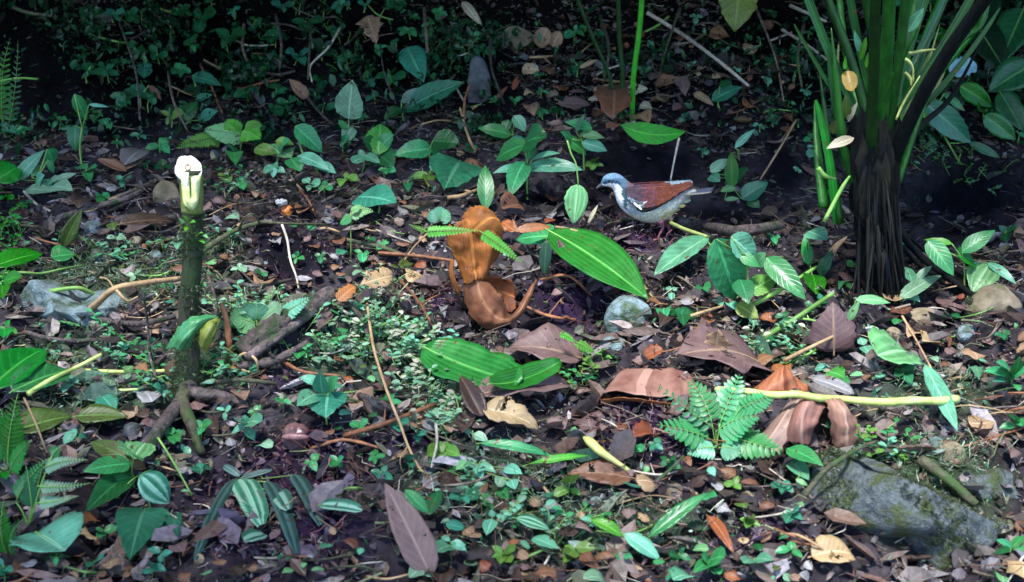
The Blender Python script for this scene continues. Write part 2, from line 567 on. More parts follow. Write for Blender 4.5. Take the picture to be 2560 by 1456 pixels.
def attrmat(name, rough=.55, spec=.4, trans=.0, bump=.4, scale=120):
    m, nt, p, out = mat_base(name)
    at_ = N_(nt, "ShaderNodeAttribute", attribute_name="col")
    tc = N_(nt, "ShaderNodeTexCoord")
    nz = noise_(nt, tc.outputs["Object"], scale, 4, .6)
    c = mix_(nt, 1.0, at_.outputs["Color"], ramp_(nt, nz, [(.3, .55), (.7, 1.25)]), 'MULTIPLY')
    nt.links.new(c, p.inputs["Base Color"])
    p.inputs["Roughness"].default_value = rough
    p.inputs["Specular IOR Level"].default_value = spec
    b_ = N_(nt, "ShaderNodeBump")
    b_.inputs["Strength"].default_value = bump
    b_.inputs["Distance"].default_value = .002
    nt.links.new(nz, b_.inputs["Height"])
    nt.links.new(b_.outputs[0], p.inputs["Normal"])
    if trans:
        tr = N_(nt, "ShaderNodeBsdfTranslucent"); nt.links.new(c, tr.inputs[0])
        mx = N_(nt, "ShaderNodeMixShader"); mx.inputs[0].default_value = trans
        nt.links.new(p.outputs[0], mx.inputs[1]); nt.links.new(tr.outputs[0], mx.inputs[2])
        nt.links.new(mx.outputs[0], out.inputs[0])
    return m


K['rockw'] = barkmat('stone_whitish', (.35, .34, .33), (.7, .7, .68), scale=30, bump=.6)
K['litter'] = attrmat('litter', .5, .5, .08)
K['herb'] = attrmat('small_herb_leaves', .38, .5, .25)
K['feather'] = attrmat('feathers', .7, .12, .0, .5, 260)
K['soil'] = attrmat('soil', .85, .08, .0, 1.0, 60)

# ------------------------------------------------------------------ zones of the forest floor (bare earth with painted shade, humus with painted violet glare, green cover)
def ell(px, py, L):
    m = np.zeros_like(np.asarray(px, float))
    for cx, cy, rx, ry in L:
        m = np.maximum(m, np.clip(1.6 * (1 - np.sqrt(((px - cx) / rx) ** 2 + ((py - cy) / ry) ** 2)), 0, 1))
    return m


Z_BARE_SHADE = [(1640, 420, 230, 90), (1380, 500, 140, 60), (600, 110, 240, 150), (90, 170, 190, 220), (2420, 500, 210, 140), (2190, 620, 130, 170),  # near-black earth that also paints in the shade of hollows
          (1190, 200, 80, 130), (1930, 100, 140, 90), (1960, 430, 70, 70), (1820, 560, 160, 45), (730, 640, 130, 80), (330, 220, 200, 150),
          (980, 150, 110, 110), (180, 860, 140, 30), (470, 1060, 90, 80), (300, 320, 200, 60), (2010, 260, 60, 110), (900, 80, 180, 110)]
Z_HUMUS_GLARE = [(700, 1290, 330, 190), (760, 1140, 200, 90), (700, 630, 160, 110), (1430, 740, 130, 110), (1060, 760, 110, 90), (1650, 1090, 210, 90),  # humus patches tinted violet to imitate lens glare
           (1870, 1340, 190, 70), (1030, 1090, 120, 60), (650, 940, 130, 60), (1600, 590, 110, 50)]
Z_GREEN = [(560, 900, 180, 90), (840, 920, 140, 80), (540, 640, 120, 80), (1250, 1210, 330, 120), (1500, 1330, 420, 90), (330, 700, 330, 80), (950, 860, 180, 130), (2330, 1230, 230, 150), (150, 880, 180, 60),
           (1950, 880, 160, 50), (260, 1010, 250, 60), (620, 800, 120, 50), (2330, 1000, 230, 60), (1130, 1000, 160, 80)]


def zones(x, y, z):
    px, py = proj(np.stack([x, y, z], -1))
    w = 40 * vnoise(x * 7, y * 7)
    return ell(px + w, py + w, Z_BARE_SHADE), ell(px + w, py - w, Z_HUMUS_GLARE), ell(px - w, py + w, Z_GREEN), px, py


def bigmesh(name, v, f, col, mat, base, kind=None, parent=None, smooth=False):
    """v (N,3), f (M,3 or 4) int, col (N,3)"""
    me = bpy.data.meshes.new(name)
    org = np.asarray(base, float)
    me.vertices.add(len(v)); me.vertices.foreach_set("co", (v - org).astype(np.float32).ravel())
    k = f.shape[1]
    me.loops.add(f.size); me.loops.foreach_set("vertex_index", f.astype(np.int32).ravel())
    me.polygons.add(len(f))
    me.polygons.foreach_set("loop_start", np.arange(0, f.size, k, dtype=np.int32))
    me.polygons.foreach_set("loop_total", np.full(len(f), k, np.int32))
    me.polygons.foreach_set("use_smooth", np.full(len(f), smooth))
    ca = me.color_attributes.new("col", 'FLOAT_COLOR', 'POINT')
    c4 = np.ones((len(v), 4), np.float32); c4[:, :3] = col
    ca.data.foreach_set("color", c4.ravel())
    me.materials.append(mat)
    me.update(calc_edges=True)
    o = bpy.data.objects.new(name, me)
    COL.objects.link(o)
    o.location = org.tolist(); o["_o"] = org.tolist()
    if kind: o["kind"] = kind
    return o


# ------------------------------------------------------------------ ground: fine sheet in view, coarse beyond, one mesh
def axis(segs):
    out = []
    for a, b, s in segs:
        out += list(np.arange(a, b, s))
    out.append(segs[-1][1])
    return np.array(out)


gx = axis([(-30, -6, 2), (-6, -2.6, .2), (-2.6, -1.9, .04), (-1.9, 1.9, .0085), (1.9, 2.6, .04), (2.6, 6, .2), (6, 30, 2)])
gy = axis([(-6, 0, .5), (0, .9, .06), (.9, 3.6, .0085), (3.6, 5.0, .014), (5, 7, .1), (7, 12, .5), (12, 30, 3)])
GX, GY = np.meshgrid(gx, gy)
x = GX.ravel(); y = GY.ravel()
z = Z(x, y)
b0, h0, g0, px, py = zones(x, y, z)
inner = (np.abs(x) < 2) & (y > .9) & (y < 5)
z2 = z + np.where(inner, .012 * vnoise(x * 70, y * 70) + .006 * vnoise(x * 140, y * 140), 0)
n1 = np.clip(vnoise(x * 11, y * 11) + .5, 0, 1)[:, None]
n2 = np.clip(vnoise(x * 50, y * 50) + .5, 0, 1)[:, None]
base = np.array([.016, .011, .012]) * n1 + np.array([.048, .040, .040]) * (1 - n1)
base = base * (.5 + n2)
base = base * (1 - h0[:, None]) + h0[:, None] * (np.array([.024, .011, .026]) * (.4 + 1.2 * n2))  # humus colour with the violet glare mixed in
base = base * (1 - .6 * g0[:, None]) + .6 * g0[:, None] * (np.array([.05, .085, .03]) * (.4 + n2))
base = base * (1 - b0[:, None]) + b0[:, None] * (np.array([.0045, .004, .006]) * (.5 + n2))  # hollow shade painted into the bare soil colour
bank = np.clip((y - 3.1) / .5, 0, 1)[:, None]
base = base * (1 - .9 * bank) * np.array([.9, .95, 1.15])  # soil darkened up the bank to paint in its shade
nx = len(gx); ny = len(gy)
ii = (np.arange(ny - 1)[:, None] * nx + np.arange(nx - 1)[None]).ravel()
gf = np.stack([ii, ii + 1, ii + nx + 1, ii + nx], -1)
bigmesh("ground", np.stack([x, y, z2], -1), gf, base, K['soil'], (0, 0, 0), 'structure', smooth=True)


# ------------------------------------------------------------------ uncountable litter
def rotmats(n, tilt):
    a = NR.rand(n) * 2 * math.pi
    b = NR.randn(n) * tilt
    c = NR.randn(n) * tilt
    ca, sa, cb, sb, cc, sc = np.cos(a), np.sin(a), np.cos(b), np.sin(b), np.cos(c), np.sin(c)
    Rz = np.zeros((n, 3, 3)); Rz[:, 0, 0] = ca; Rz[:, 0, 1] = -sa; Rz[:, 1, 0] = sa; Rz[:, 1, 1] = ca; Rz[:, 2, 2] = 1
    Ry = np.zeros((n, 3, 3)); Ry[:, 0, 0] = cb; Ry[:, 0, 2] = sb; Ry[:, 2, 0] = -sb; Ry[:, 2, 2] = cb; Ry[:, 1, 1] = 1
    Rx = np.zeros((n, 3, 3)); Rx[:, 1, 1] = cc; Rx[:, 1, 2] = -sc; Rx[:, 2, 1] = sc; Rx[:, 2, 2] = cc; Rx[:, 0, 0] = 1
    return Rz @ Ry @ Rx


LT = np.array([[0, 0, 0], [.3, .42, .06], [.7, .36, .1], [1, 0, .1], [.7, -.36, .1], [.3, -.42, .06], [.33, 0, -.03], [.68, 0, .02]])
LF = np.array([[0, 6, 1, 1], [6, 7, 2, 1], [7, 3, 2, 2], [0, 5, 6, 6], [5, 4, 7, 6], [4, 3, 7, 7]])
LF3 = np.array([[0, 6, 1], [6, 7, 2], [6, 2, 1], [7, 3, 2], [0, 5, 6], [5, 4, 7], [5, 7, 6], [4, 3, 7]])


def floor_points(n, y0, y1, keep):
    """points on the floor in and round the view, thinned by keep(bare,humus,green,y,px,py) in 0..1"""
    X = []; 
    m = int(n * 3.5)
    y = y0 + (y1 - y0) * NR.rand(m) ** .8
    x = (NR.rand(m) * 2 - 1) * (y * .56 + .15)
    z = Z(x, y)
    b, h, g, px, py = zones(x, y, z)
    k = NR.rand(m) < keep(b, h, g, y, px, py)
    sel = np.nonzero(k)[0][:n]
    return x[sel], y[sel], z[sel], b[sel], h[sel], g[sel]


def pieces(name, n, keep, size, aspect, tilt, pal, lift, mat, y0=.95, y1=4.4, curl=1.0):
    x, y, z, b, h, g = floor_points(n, y0, y1, keep)
    n = len(x)
    s = size[0] + (size[1] - size[0]) * NR.rand(n) ** 2.2
    P = np.repeat(LT[None], n, 0).copy()
    P[:, :, 0] -= .5
    P[:, :, 1] *= (aspect[0] + (aspect[1] - aspect[0]) * NR.rand(n))[:, None]
    P[:, :, 2] *= ((NR.rand(n) * 3 - 1) * curl)[:, None]
    P[:, :, :2] += NR.randn(n, 8, 2) * .035
    P *= s[:, None, None]
    P = np.einsum('nij,nkj->nki', rotmats(n, tilt), P)
    P[:, :, 0] += x[:, None]; P[:, :, 1] += y[:, None]; P[:, :, 2] += (z + lift * (.2 + NR.rand(n)) + s * .12)[:, None]
    c = pal(n, x, y, b, h, g)
    c = np.repeat(c[:, None], 8, 1)
    f = (LF3[None] + (np.arange(n) * 8)[:, None, None]).reshape(-1, 3)
    o = bigmesh(name, P.reshape(-1, 3), f, c.reshape(-1, 3), mat, (0, 2, .3), 'stuff')
    return o


PB = np.array([[.20, .10, .05], [.22, .15, .11], [.13, .06, .035], [.08, .045, .03], [.26, .22, .20], [.38, .30, .24], [.17, .14, .15], [.17, .08, .05],
               [.05, .03, .03], [.10, .08, .06], [.36, .33, .33], [.14, .16, .07]])
PH_GLARE = np.array([[.08, .035, .05], [.12, .06, .065], [.04, .02, .04], [.15, .10, .15], [.06, .03, .07], [.18, .15, .22], [.10, .04, .04], [.03, .015, .03]])  # humus litter palette carrying the painted violet glare
PG = np.array([[.03, .16, .06], [.05, .22, .10], [.10, .28, .17], [.02, .09, .035], [.16, .30, .14], [.26, .42, .30], [.08, .12, .04], [.06, .10, .05]])


def pal_litter(n, x, y, b, h, g):
    c = PB[NR.randint(0, len(PB), n)]
    r = NR.rand(n)
    c = np.where((r < h * .85)[:, None], PH_GLARE[NR.randint(0, len(PH_GLARE), n)], c)
    c = np.where(((r > 1 - g * .45))[:, None], PG[NR.randint(0, len(PG), n)], c)
    c = c * .68 + c.mean(0) * .32
    c = c * (.45 + .6 * NR.rand(n))[:, None] * np.clip(.85 + 1.5 * vnoise(x * 4.3, y * 4.3) + .8 * vnoise(x * 13, y * 13), .25, 1.6)[:, None]
    c = c * np.where(b > .3, .35, 1.0)[:, None]  # litter darkened as painted shade in the hollows
    return c * np.where(y > 3.2, np.where(x > 0, .75, .35), 1.0)[:, None] * np.array([.9, .95, 1.12])  # bank litter darkened too, its shade put into the colour


def pal_green(n, x, y, b, h, g):
    c = PG[NR.randint(0, len(PG), n)] * (.5 + .9 * NR.rand(n))[:, None]
    return c * np.where(b > .3, .5, 1.0)[:, None]  # greens halved as painted shade in the hollows


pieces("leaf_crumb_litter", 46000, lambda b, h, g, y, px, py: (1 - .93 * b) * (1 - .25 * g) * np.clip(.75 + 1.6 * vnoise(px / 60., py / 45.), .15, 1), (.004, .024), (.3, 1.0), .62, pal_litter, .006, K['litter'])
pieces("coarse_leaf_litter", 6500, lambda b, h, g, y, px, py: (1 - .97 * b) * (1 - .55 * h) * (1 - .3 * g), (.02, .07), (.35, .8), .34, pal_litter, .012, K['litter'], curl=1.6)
pieces("humus_glare_crumbs", 15000, lambda b, h, g, y, px, py: h, (.004, .017), (.3, .9), .8, lambda n, x, y, b, h, g: PH_GLARE[NR.randint(0, len(PH_GLARE), n)] * (.3 + .9 * NR.rand(n) ** 1.5)[:, None], .012, K['litter'], y1=3.0)  # humus bits coloured from the violet glare palette
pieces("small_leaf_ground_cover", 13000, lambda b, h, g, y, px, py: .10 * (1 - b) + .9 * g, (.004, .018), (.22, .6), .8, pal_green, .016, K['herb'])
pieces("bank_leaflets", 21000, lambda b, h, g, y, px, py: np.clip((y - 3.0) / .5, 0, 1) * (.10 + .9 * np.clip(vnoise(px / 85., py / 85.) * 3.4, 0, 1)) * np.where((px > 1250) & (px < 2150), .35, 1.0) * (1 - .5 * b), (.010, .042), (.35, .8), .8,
       lambda n, x, y, b, h, g: PG[NR.randint(0, 5, n)] * (.12 + .75 * NR.rand(n) ** 1.8)[:, None] * np.array([.4, .85, .6]), .06, K['herb'], y0=2.9, y1=4.8)  # leaflet greens darkened to paint in the bank's shade


def twiglets(name, n, keep, ln, rad, pal, mat, y1=4.3, tilt=.25, lift=.012):
    x, y, z, b, h, g = floor_points(n, .95, y1, keep)
    n = len(x)
    s = ln[0] + (ln[1] - ln[0]) * NR.rand(n) ** 2
    r = rad[0] + (rad[1] - rad[0]) * NR.rand(n) ** 2
    P = np.zeros((n, 4, 3, 3))
    off = NR.randn(n, 4, 2) * .10
    for k in range(4):
        for q in range(3):
            a = q * 2.0944
            rr = r * (1 - .22 * k)
            P[:, k, q, 0] = (k / 3 - .5) * s
            P[:, k, q, 1] = np.cos(a) * rr + off[:, k, 0] * s
            P[:, k, q, 2] = np.sin(a) * rr + off[:, k, 1] * s * .5
    P = P.reshape(n, 12, 3)
    P = np.einsum('nij,nkj->nki', rotmats(n, tilt), P)
    P[:, :, 0] += x[:, None]; P[:, :, 1] += y[:, None]; P[:, :, 2] += (z + lift * (.3 + NR.rand(n)))[:, None]
    q = []
    for k in range(3):
        for j in range(3):
            a, b2 = k * 3 + j, k * 3 + (j + 1) % 3
            q.append([a, b2, b2 + 3, a + 3])
    f = (np.array(q)[None] + (np.arange(n) * 12)[:, None, None]).reshape(-1, 4)
    c = np.repeat(pal(n)[:, None] * np.where(b > .3, .4, 1.0)[:, None, None], 12, 1)  # twigs darkened as painted shade in the hollows
    bigmesh(name, P.reshape(-1, 3), f, c.reshape(-1, 3), mat, (0, 2, .3), 'stuff')


TW = np.array([[.30, .24, .18], [.12, .07, .05], [.2, .09, .07], [.42, .38, .32], [.22, .26, .12], [.07, .05, .05], [.30, .20, .12]])
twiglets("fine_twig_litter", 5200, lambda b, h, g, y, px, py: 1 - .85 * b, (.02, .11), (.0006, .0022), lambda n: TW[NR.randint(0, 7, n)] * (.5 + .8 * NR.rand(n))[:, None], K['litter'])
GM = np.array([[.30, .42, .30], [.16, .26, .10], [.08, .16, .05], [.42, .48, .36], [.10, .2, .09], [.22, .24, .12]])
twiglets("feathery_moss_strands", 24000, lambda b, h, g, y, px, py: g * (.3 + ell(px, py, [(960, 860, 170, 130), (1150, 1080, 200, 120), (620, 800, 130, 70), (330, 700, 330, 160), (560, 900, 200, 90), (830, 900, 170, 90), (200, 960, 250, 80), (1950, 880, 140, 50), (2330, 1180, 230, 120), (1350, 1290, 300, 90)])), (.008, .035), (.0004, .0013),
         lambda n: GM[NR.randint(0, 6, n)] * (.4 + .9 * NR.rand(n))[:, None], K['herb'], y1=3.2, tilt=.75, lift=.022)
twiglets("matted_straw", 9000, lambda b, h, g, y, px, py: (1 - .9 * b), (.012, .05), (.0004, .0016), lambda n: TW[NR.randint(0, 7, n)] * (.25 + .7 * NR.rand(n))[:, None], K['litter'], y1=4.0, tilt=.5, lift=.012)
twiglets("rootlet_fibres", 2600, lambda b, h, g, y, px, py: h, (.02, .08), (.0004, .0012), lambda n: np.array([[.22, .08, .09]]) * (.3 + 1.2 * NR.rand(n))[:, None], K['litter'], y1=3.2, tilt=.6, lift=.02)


# moss blades on rocks and stump are added where those stand
def mossy(name, pts, nrms, n, ln, wid, cols, parent=None):
    k = NR.randint(0, len(pts), n)
    P = pts[k] + NR.randn(n, 3) * .002
    Nn = nrms[k] + NR.randn(n, 3) * .55
    Nn /= np.linalg.norm(Nn, axis=1)[:, None]
    T = np.cross(Nn, NR.randn(n, 3)); T /= np.linalg.norm(T, axis=1)[:, None] + 1e-9
    L = ln * (.4 + NR.rand(n))[:, None]
    v = np.stack([P - T * wid, P + T * wid, P + Nn * L], 1)
    c = np.repeat((np.array(cols)[NR.randint(0, len(cols), n)] * (.5 + NR.rand(n))[:, None])[:, None], 3, 1)
    f = np.arange(n * 3).reshape(-1, 3)
    base = parent["_o"] if parent is not None else pts.mean(0)
    o = bigmesh(name, v.reshape(-1, 3), f, c.reshape(-1, 3), K['herb'], base, 'stuff')
    if parent is not None:
        o.parent = parent; o.location = (0, 0, 0)
    return o


# ------------------------------------------------------------------ unseen forest roof: leaf sprays and gaps shaped to place sun and shade
def shade_roof():
    """gx_, gy_: where on the floor a leaf's sun shadow falls"""
    n = 13000
    gx_ = NR.uniform(-5, 5, n * 3); gy_ = NR.uniform(-4, 9, n * 3)
    d = vnoise(gx_ * 2.1, gy_ * 2.1) + .55 * vnoise(gx_ * 5.3, gy_ * 5.3)
    thr = np.where(gy_ < 2.35, .27, .12)
    thr = np.where(gy_ > 3.05, -.12, thr)
    thr = np.where(gy_ > 3.25, -.9, thr)
    thr = np.where(gx_ < -.40 * gy_, -.05, thr)
    thr = np.where((gx_ > .95) & (gy_ > 2.3), -.5, thr)
    thr = np.where((gx_ > .3) & (gy_ > 2.66), -.5, thr)
    thr = thr + 1.2 * bump2(gx_, gy_, .40, 2.42, .28, .15) + 1.2 * bump2(gx_, gy_, hit(2400, 430)[0], hit(2400, 430)[1], .16, .14) + .5 * bump2(gx_, gy_, -.55, 2.3, .25, .25) + .4 * bump2(gx_, gy_, .75, 1.75, .4, .25)
    k = np.nonzero(d > thr)[0]
    k = k[:n]
    gx_, gy_ = gx_[k], gy_[k]; n = len(gx_)
    zz = 3.2 + 1.3 * NR.rand(n) + np.clip(gy_ - 3, 0, 9) * .30
    t = (zz - .3) / sdir.z
    x = gx_ + sdir.x * t; y = gy_ + sdir.y * t
    s = .10 + .2 * NR.rand(n)
    P = np.repeat(LT[None], n, 0).copy(); P[:, :, 0] -= .5; P[:, :, 2] *= 2
    P *= s[:, None, None]
    P = np.einsum('nij,nkj->nki', rotmats(n, .35), P)
    P += np.stack([x, y, zz], -1)[:, None]
    f = (LF3[None] + (np.arange(n) * 8)[:, None, None]).reshape(-1, 3)
    c = np.repeat((np.array([[.03, .12, .03]]) * (.6 + .8 * NR.rand(n))[:, None])[:, None], 8, 1)
    # unseen leaves added above bank and clump to block sky light
    m = 10000
    xx = NR.uniform(-4, 3.5, m); yy = NR.uniform(3.0, 5.2, m)
    xx[:1500] = NR.uniform(.8, 2.6, 1500); yy[:1500] = NR.uniform(2.1, 3.4, 1500)
    z3 = np.maximum(1.32 + 1.0 * NR.rand(m), Z(xx, yy) + .25)
    z3[:1500] = 1.35 + .9 * NR.rand(1500)
    s3 = .05 + .12 * NR.rand(m)
    Q = np.repeat(LT[None], m, 0).copy(); Q[:, :, 0] -= .5; Q[:, :, 2] *= 2
    Q *= s3[:, None, None]
    Q = np.einsum('nij,nkj->nki', rotmats(m, .5), Q) + np.stack([xx, yy, z3], -1)[:, None]
    P = np.concatenate([P, Q]); n = n + m
    f = (LF3[None] + (np.arange(n) * 8)[:, None, None]).reshape(-1, 3)
    c = np.repeat((np.array([[.03, .12, .03]]) * (.6 + .8 * NR.rand(n))[:, None])[:, None], 8, 1)
    bigmesh("unseen_shade_foliage", P.reshape(-1, 3), f, c.reshape(-1, 3), K['herb'], (0, 2, 3.6), 'stuff')


shade_roof()

taken = []

# ------------------------------------------------------------------ builders for single things
def ground_leaf(name, desc, x0, y0, x1, y1, w, mat, shape='lance', h0=.012, h1=.012, t=.75, fold=.25, arch=.06, cat='leaf', group=None, dd=None,
                wave=.03, rag=.04, veins=0.0, side=0.0, twist=0.0, stalk=0, nl=12, nw=3, thick=.0006, own=None, label=None, roll=0.0, seed=None):
    """a leaf lying on the floor from pixel (x0,y0) to (x1,y1); with dd set its tip stands at the base's depth + dd."""
    taken.append(((x0 + x1) / 2, (y0 + y1) / 2, math.hypot(x1 - x0, y1 - y0) * .38))
    A = hit(x0, y0, h0)
    B = atg(x1, y1, A[1] + dd) if dd is not None else hit(x1, y1, h1)
    mid = (A + B) / 2
    Nn = facing(mid, t, roll)
    X = nrm(B - A)
    Np = nrm(Nn - X * (Nn @ X))
    vis = max(.35, abs(Np @ nrm(CAM - mid)))
    W = w * ptpx(mid) / vis
    sd = seed if seed is not None else int(abs(x0 * 7 + y0 * 13 + x1)) % 9999
    cx, cy = (x0 + x1) / 2, (y0 + y1) / 2
    lab = label or autolabel(desc, cx, cy, own)
    big = max(abs(x1 - x0), abs(y1 - y0)) > 75 or w > 50
    v, f, uv = leafgeo(A, B, W, Nn, shape, fold, arch, nl, nw, wave, rag, sd, veins, side, twist, thick)
    if not big and not stalk:
        o = mk(name, v, f, M[mat], None, A, uv)
        return tag(o, lab, cat, group)
    o = thing(name, A, lab, cat, group)
    mk('blade', v, f, M[mat], o, None, uv)
    # midrib: a slim tube along the blade, running out as the stalk
    k = 2 * nw + 1
    mp = [v[i * k + nw] - Np * .0004 for i in range(0, nl + 1, 2)]
    e = A - X * max(stalk * ptpx(A), .006) - np.array([0, 0, .002])
    r = max(.0006, min(.0024, W * .018))
    tv, tf, tuv = tube([e] + mp, [r * 1.2] + [r * (1 - .8 * i / len(mp)) for i in range(len(mp))], 5, n=2)
    mk('midrib', tv, tf, K['tanwood'] if mat in ('brown', 'red', 'mauve', 'tan', 'orange', 'umber', 'grey', 'cream', 'sheath', 'sheath2') else K['greenstem'], o, None, tuv)
    return o


def plant(name, desc, root, top, leaves, cat='seedling', group=None, mat='mid', shape='ovate', stem='greenstem', sr=2.5, t=.45, fold=.2, arch=.07, veins=.5,
          lift=0.0, own=None, label=None, spread=.03, nl=8, nw=2, stemdd=0.0):
    """root, top pixels; leaves: (x0,y0,x1,y1,w[,mat[,shape]]) at the plant's own depth."""
    P0 = hit(root[0], root[1], lift)
    D = P0[1]
    for L in leaves: taken.append(((L[0] + L[2]) / 2, (L[1] + L[3]) / 2, math.hypot(L[2] - L[0], L[3] - L[1]) * .4))
    T = at(top[0], top[1], D + stemdd)
    o = thing(name, P0, label or autolabel(desc, (root[0] + top[0]) / 2, (root[1] + top[1]) / 2, own), cat, group)
    px = ptpx(P0)
    mid = (P0 + T) / 2 + np.array([R.uniform(-1, 1), R.uniform(-1, 1), 0]) * 6 * px
    P0b = P0 - np.array([0, 0, .01])
    tv, tf, tuv = tube([P0b, mid, T], [sr * px * 1.2, sr * px, sr * px * .8], 6, rough=.04, n=4)
    mk('stem', tv, tf, K[stem], o, None, tuv)
    for i, L in enumerate(leaves):
        x0, y0, x1, y1, w = L[:5]
        mt = L[5] if len(L) > 5 and L[5] else mat
        sh = L[6] if len(L) > 6 else shape
        A = atg(x0, y0, D + R.uniform(-spread, spread) * .4)
        B = atg(x1, y1, D + R.uniform(-spread, spread) * 2.0)
        n_ = facing((A + B) / 2, t, R.uniform(-.3, .3))
        X = nrm(B - A)
        Np = nrm(n_ - X * (n_ @ X))
        W = w * ptpx(A) / max(.45, abs(Np @ nrm(CAM - A)))
        v, f, uv = leafgeo(A, B, W, n_, sh, fold, arch, nl if w < 45 else nl + 6, nw if w < 45 else nw + 1, .04, .02, i * 31 + int(x0), veins)
        mk('leaf', v, f, M[mt], o, None, uv)
        # petiole to the nearest point of the stem
        ln = [P0 * (1 - q) + T * q for q in (.35, .6, .8, 1)]
        s = min(ln, key=lambda q: np.linalg.norm(q - A))
        if np.linalg.norm(s - A) > 4 * px:
            tv, tf, tuv = tube([s, (s + A) / 2 + np.array([0, 0, -1.5 * px]), A], [sr * px * .55] * 3, 5, n=2)
            mk('petiole', tv, tf, K[stem], o, None, tuv)
    return o


def stick(name, desc, pts, r, mat, cat='stick', group=None, h=.02, rough=.06, seg=8, side=(), own=None, label=None, depth=None, taper=.7):
    """pts: (px,py[,h]) on the floor, or at fixed depth"""
    P = []
    for p in pts:
        hh = p[2] if len(p) > 2 else h
        P.append(hit(p[0], p[1], hh) if depth is None else at(p[0], p[1], depth if not isinstance(depth, (list, tuple)) else depth[len(P)]))
    px = ptpx(P[0])
    rr = [r * px * (1 - (1 - taper) * i / (len(P) - 1)) for i in range(len(P))]
    if len(P) == 2:
        P = [P[0], (P[0] + P[1]) / 2 + np.array([0, 0, R.uniform(-1, 1) * 2 * px]), P[1]]
        rr = [rr[0], (rr[0] + rr[1]) / 2, rr[1]]
    m = pts[len(pts) // 2]
    v, f, uv = tube(P, rr, seg, rough=rough, n=6, seed=int(pts[0][0]))
    if not side:
        o = mk(name, v, f, K[mat], None, P[0], uv)
        tag(o, label or autolabel(desc, m[0], m[1], own), cat, group)
        return o
    o = thing(name, P[0], label or autolabel(desc, m[0], m[1], own), cat, group)
    mk('shaft', v, f, K[mat], o, None, uv)
    for s in side:
        Q = [hit(q[0], q[1], q[2] if len(q) > 2 else h + .01) if depth is None else at(q[0], q[1], depth) for q in s]
        v, f, uv = tube(Q, [r * .55 * px] + [r * .3 * px] * (len(Q) - 1), 6, rough=rough, n=4)
        mk('side_twig', v, f, K[mat], o, None, uv)
    return o


def ico(sub):
    import bmesh
    bm = bmesh.new()
    bmesh.ops.create_icosphere(bm, subdivisions=sub, radius=1)
    v = np.array([q.co[:] for q in bm.verts]); f = [tuple(w.index for w in q.verts) for q in bm.faces]
    bm.free()
    return v, f


ICO = {k: ico(k) for k in (2, 3, 4, 5)}


def rock(name, desc, cx, cy, rx, ry, mat, cat='rock', sub=4, flat=.6, seed=1, sharp=.25, deep=.9, moss=0, group=None, own=None, label=None, tiltv=(0, 0), lift=0.0, cut=.62):
    P = hit(cx, cy + ry * .55)
    taken.append((cx, cy, rx * .8))
    px = ptpx(P)
    v, f = ICO[sub]
    v = v.copy()
    rs = np.random.RandomState(seed)
    d = np.zeros(len(v))
    for _ in range(9):                       # cut by planes: facets like broken stone
        n = nrm(rs.randn(3) * [1, 1, .8]); o_ = cut + .3 * rs.rand()
        e = v @ n - o_
        v = v - np.where(e > 0, e * (1 - sharp * .3), 0)[:, None] * n
    s = np.array([rx * px, rx * px * deep, ry * px * 1.15])
    v = v * s
    for sc, am in ((9, .14), (25, .07), (70, .03), (160, .012)):
        q = np.array([float(t_) for t_ in vnoise(v[:, 0] * sc + seed, v[:, 2] * sc + v[:, 1] * sc * .7)])
        v = v + v / (np.linalg.norm(v, axis=1)[:, None] + 1e-9) * (q * am * rx * px * 2)[:, None]
    a, b = tiltv
    Rm = np.array(Matrix.Rotation(a, 3, 'X') @ Matrix.Rotation(b, 3, 'Y'))
    v = v @ Rm.T
    c = P + np.array([0, rx * px * .45, ry * px * flat * .30 + lift])
    v = v + c
    lab = label or autolabel(desc, cx, cy, own)
    if not moss:
        o = mk(name, v, f, K[mat], None, c - [0, 0, ry * px * .6])
        return tag(o, lab, cat, group)
    o = thing(name, c - [0, 0, ry * px * .6], lab, cat, group)
    mk('stone', v, f, K[mat], o)
    nn = (v - c) / np.linalg.norm(v - c, axis=1)[:, None]
    sel = (nn[:, 2] > .05) & (vnoise(v[:, 0] * 22 + 5, v[:, 1] * 22 + v[:, 2] * 15) >  .04)
    if sel.sum() > 3:
        mossy('moss', v[sel], nn[sel], moss, .0045, .0008, [(.05, .08, .02), (.09, .12, .035), (.13, .16, .06), (.035, .06, .03), (.10, .12, .10), (.06, .05, .04)], o)
    return o


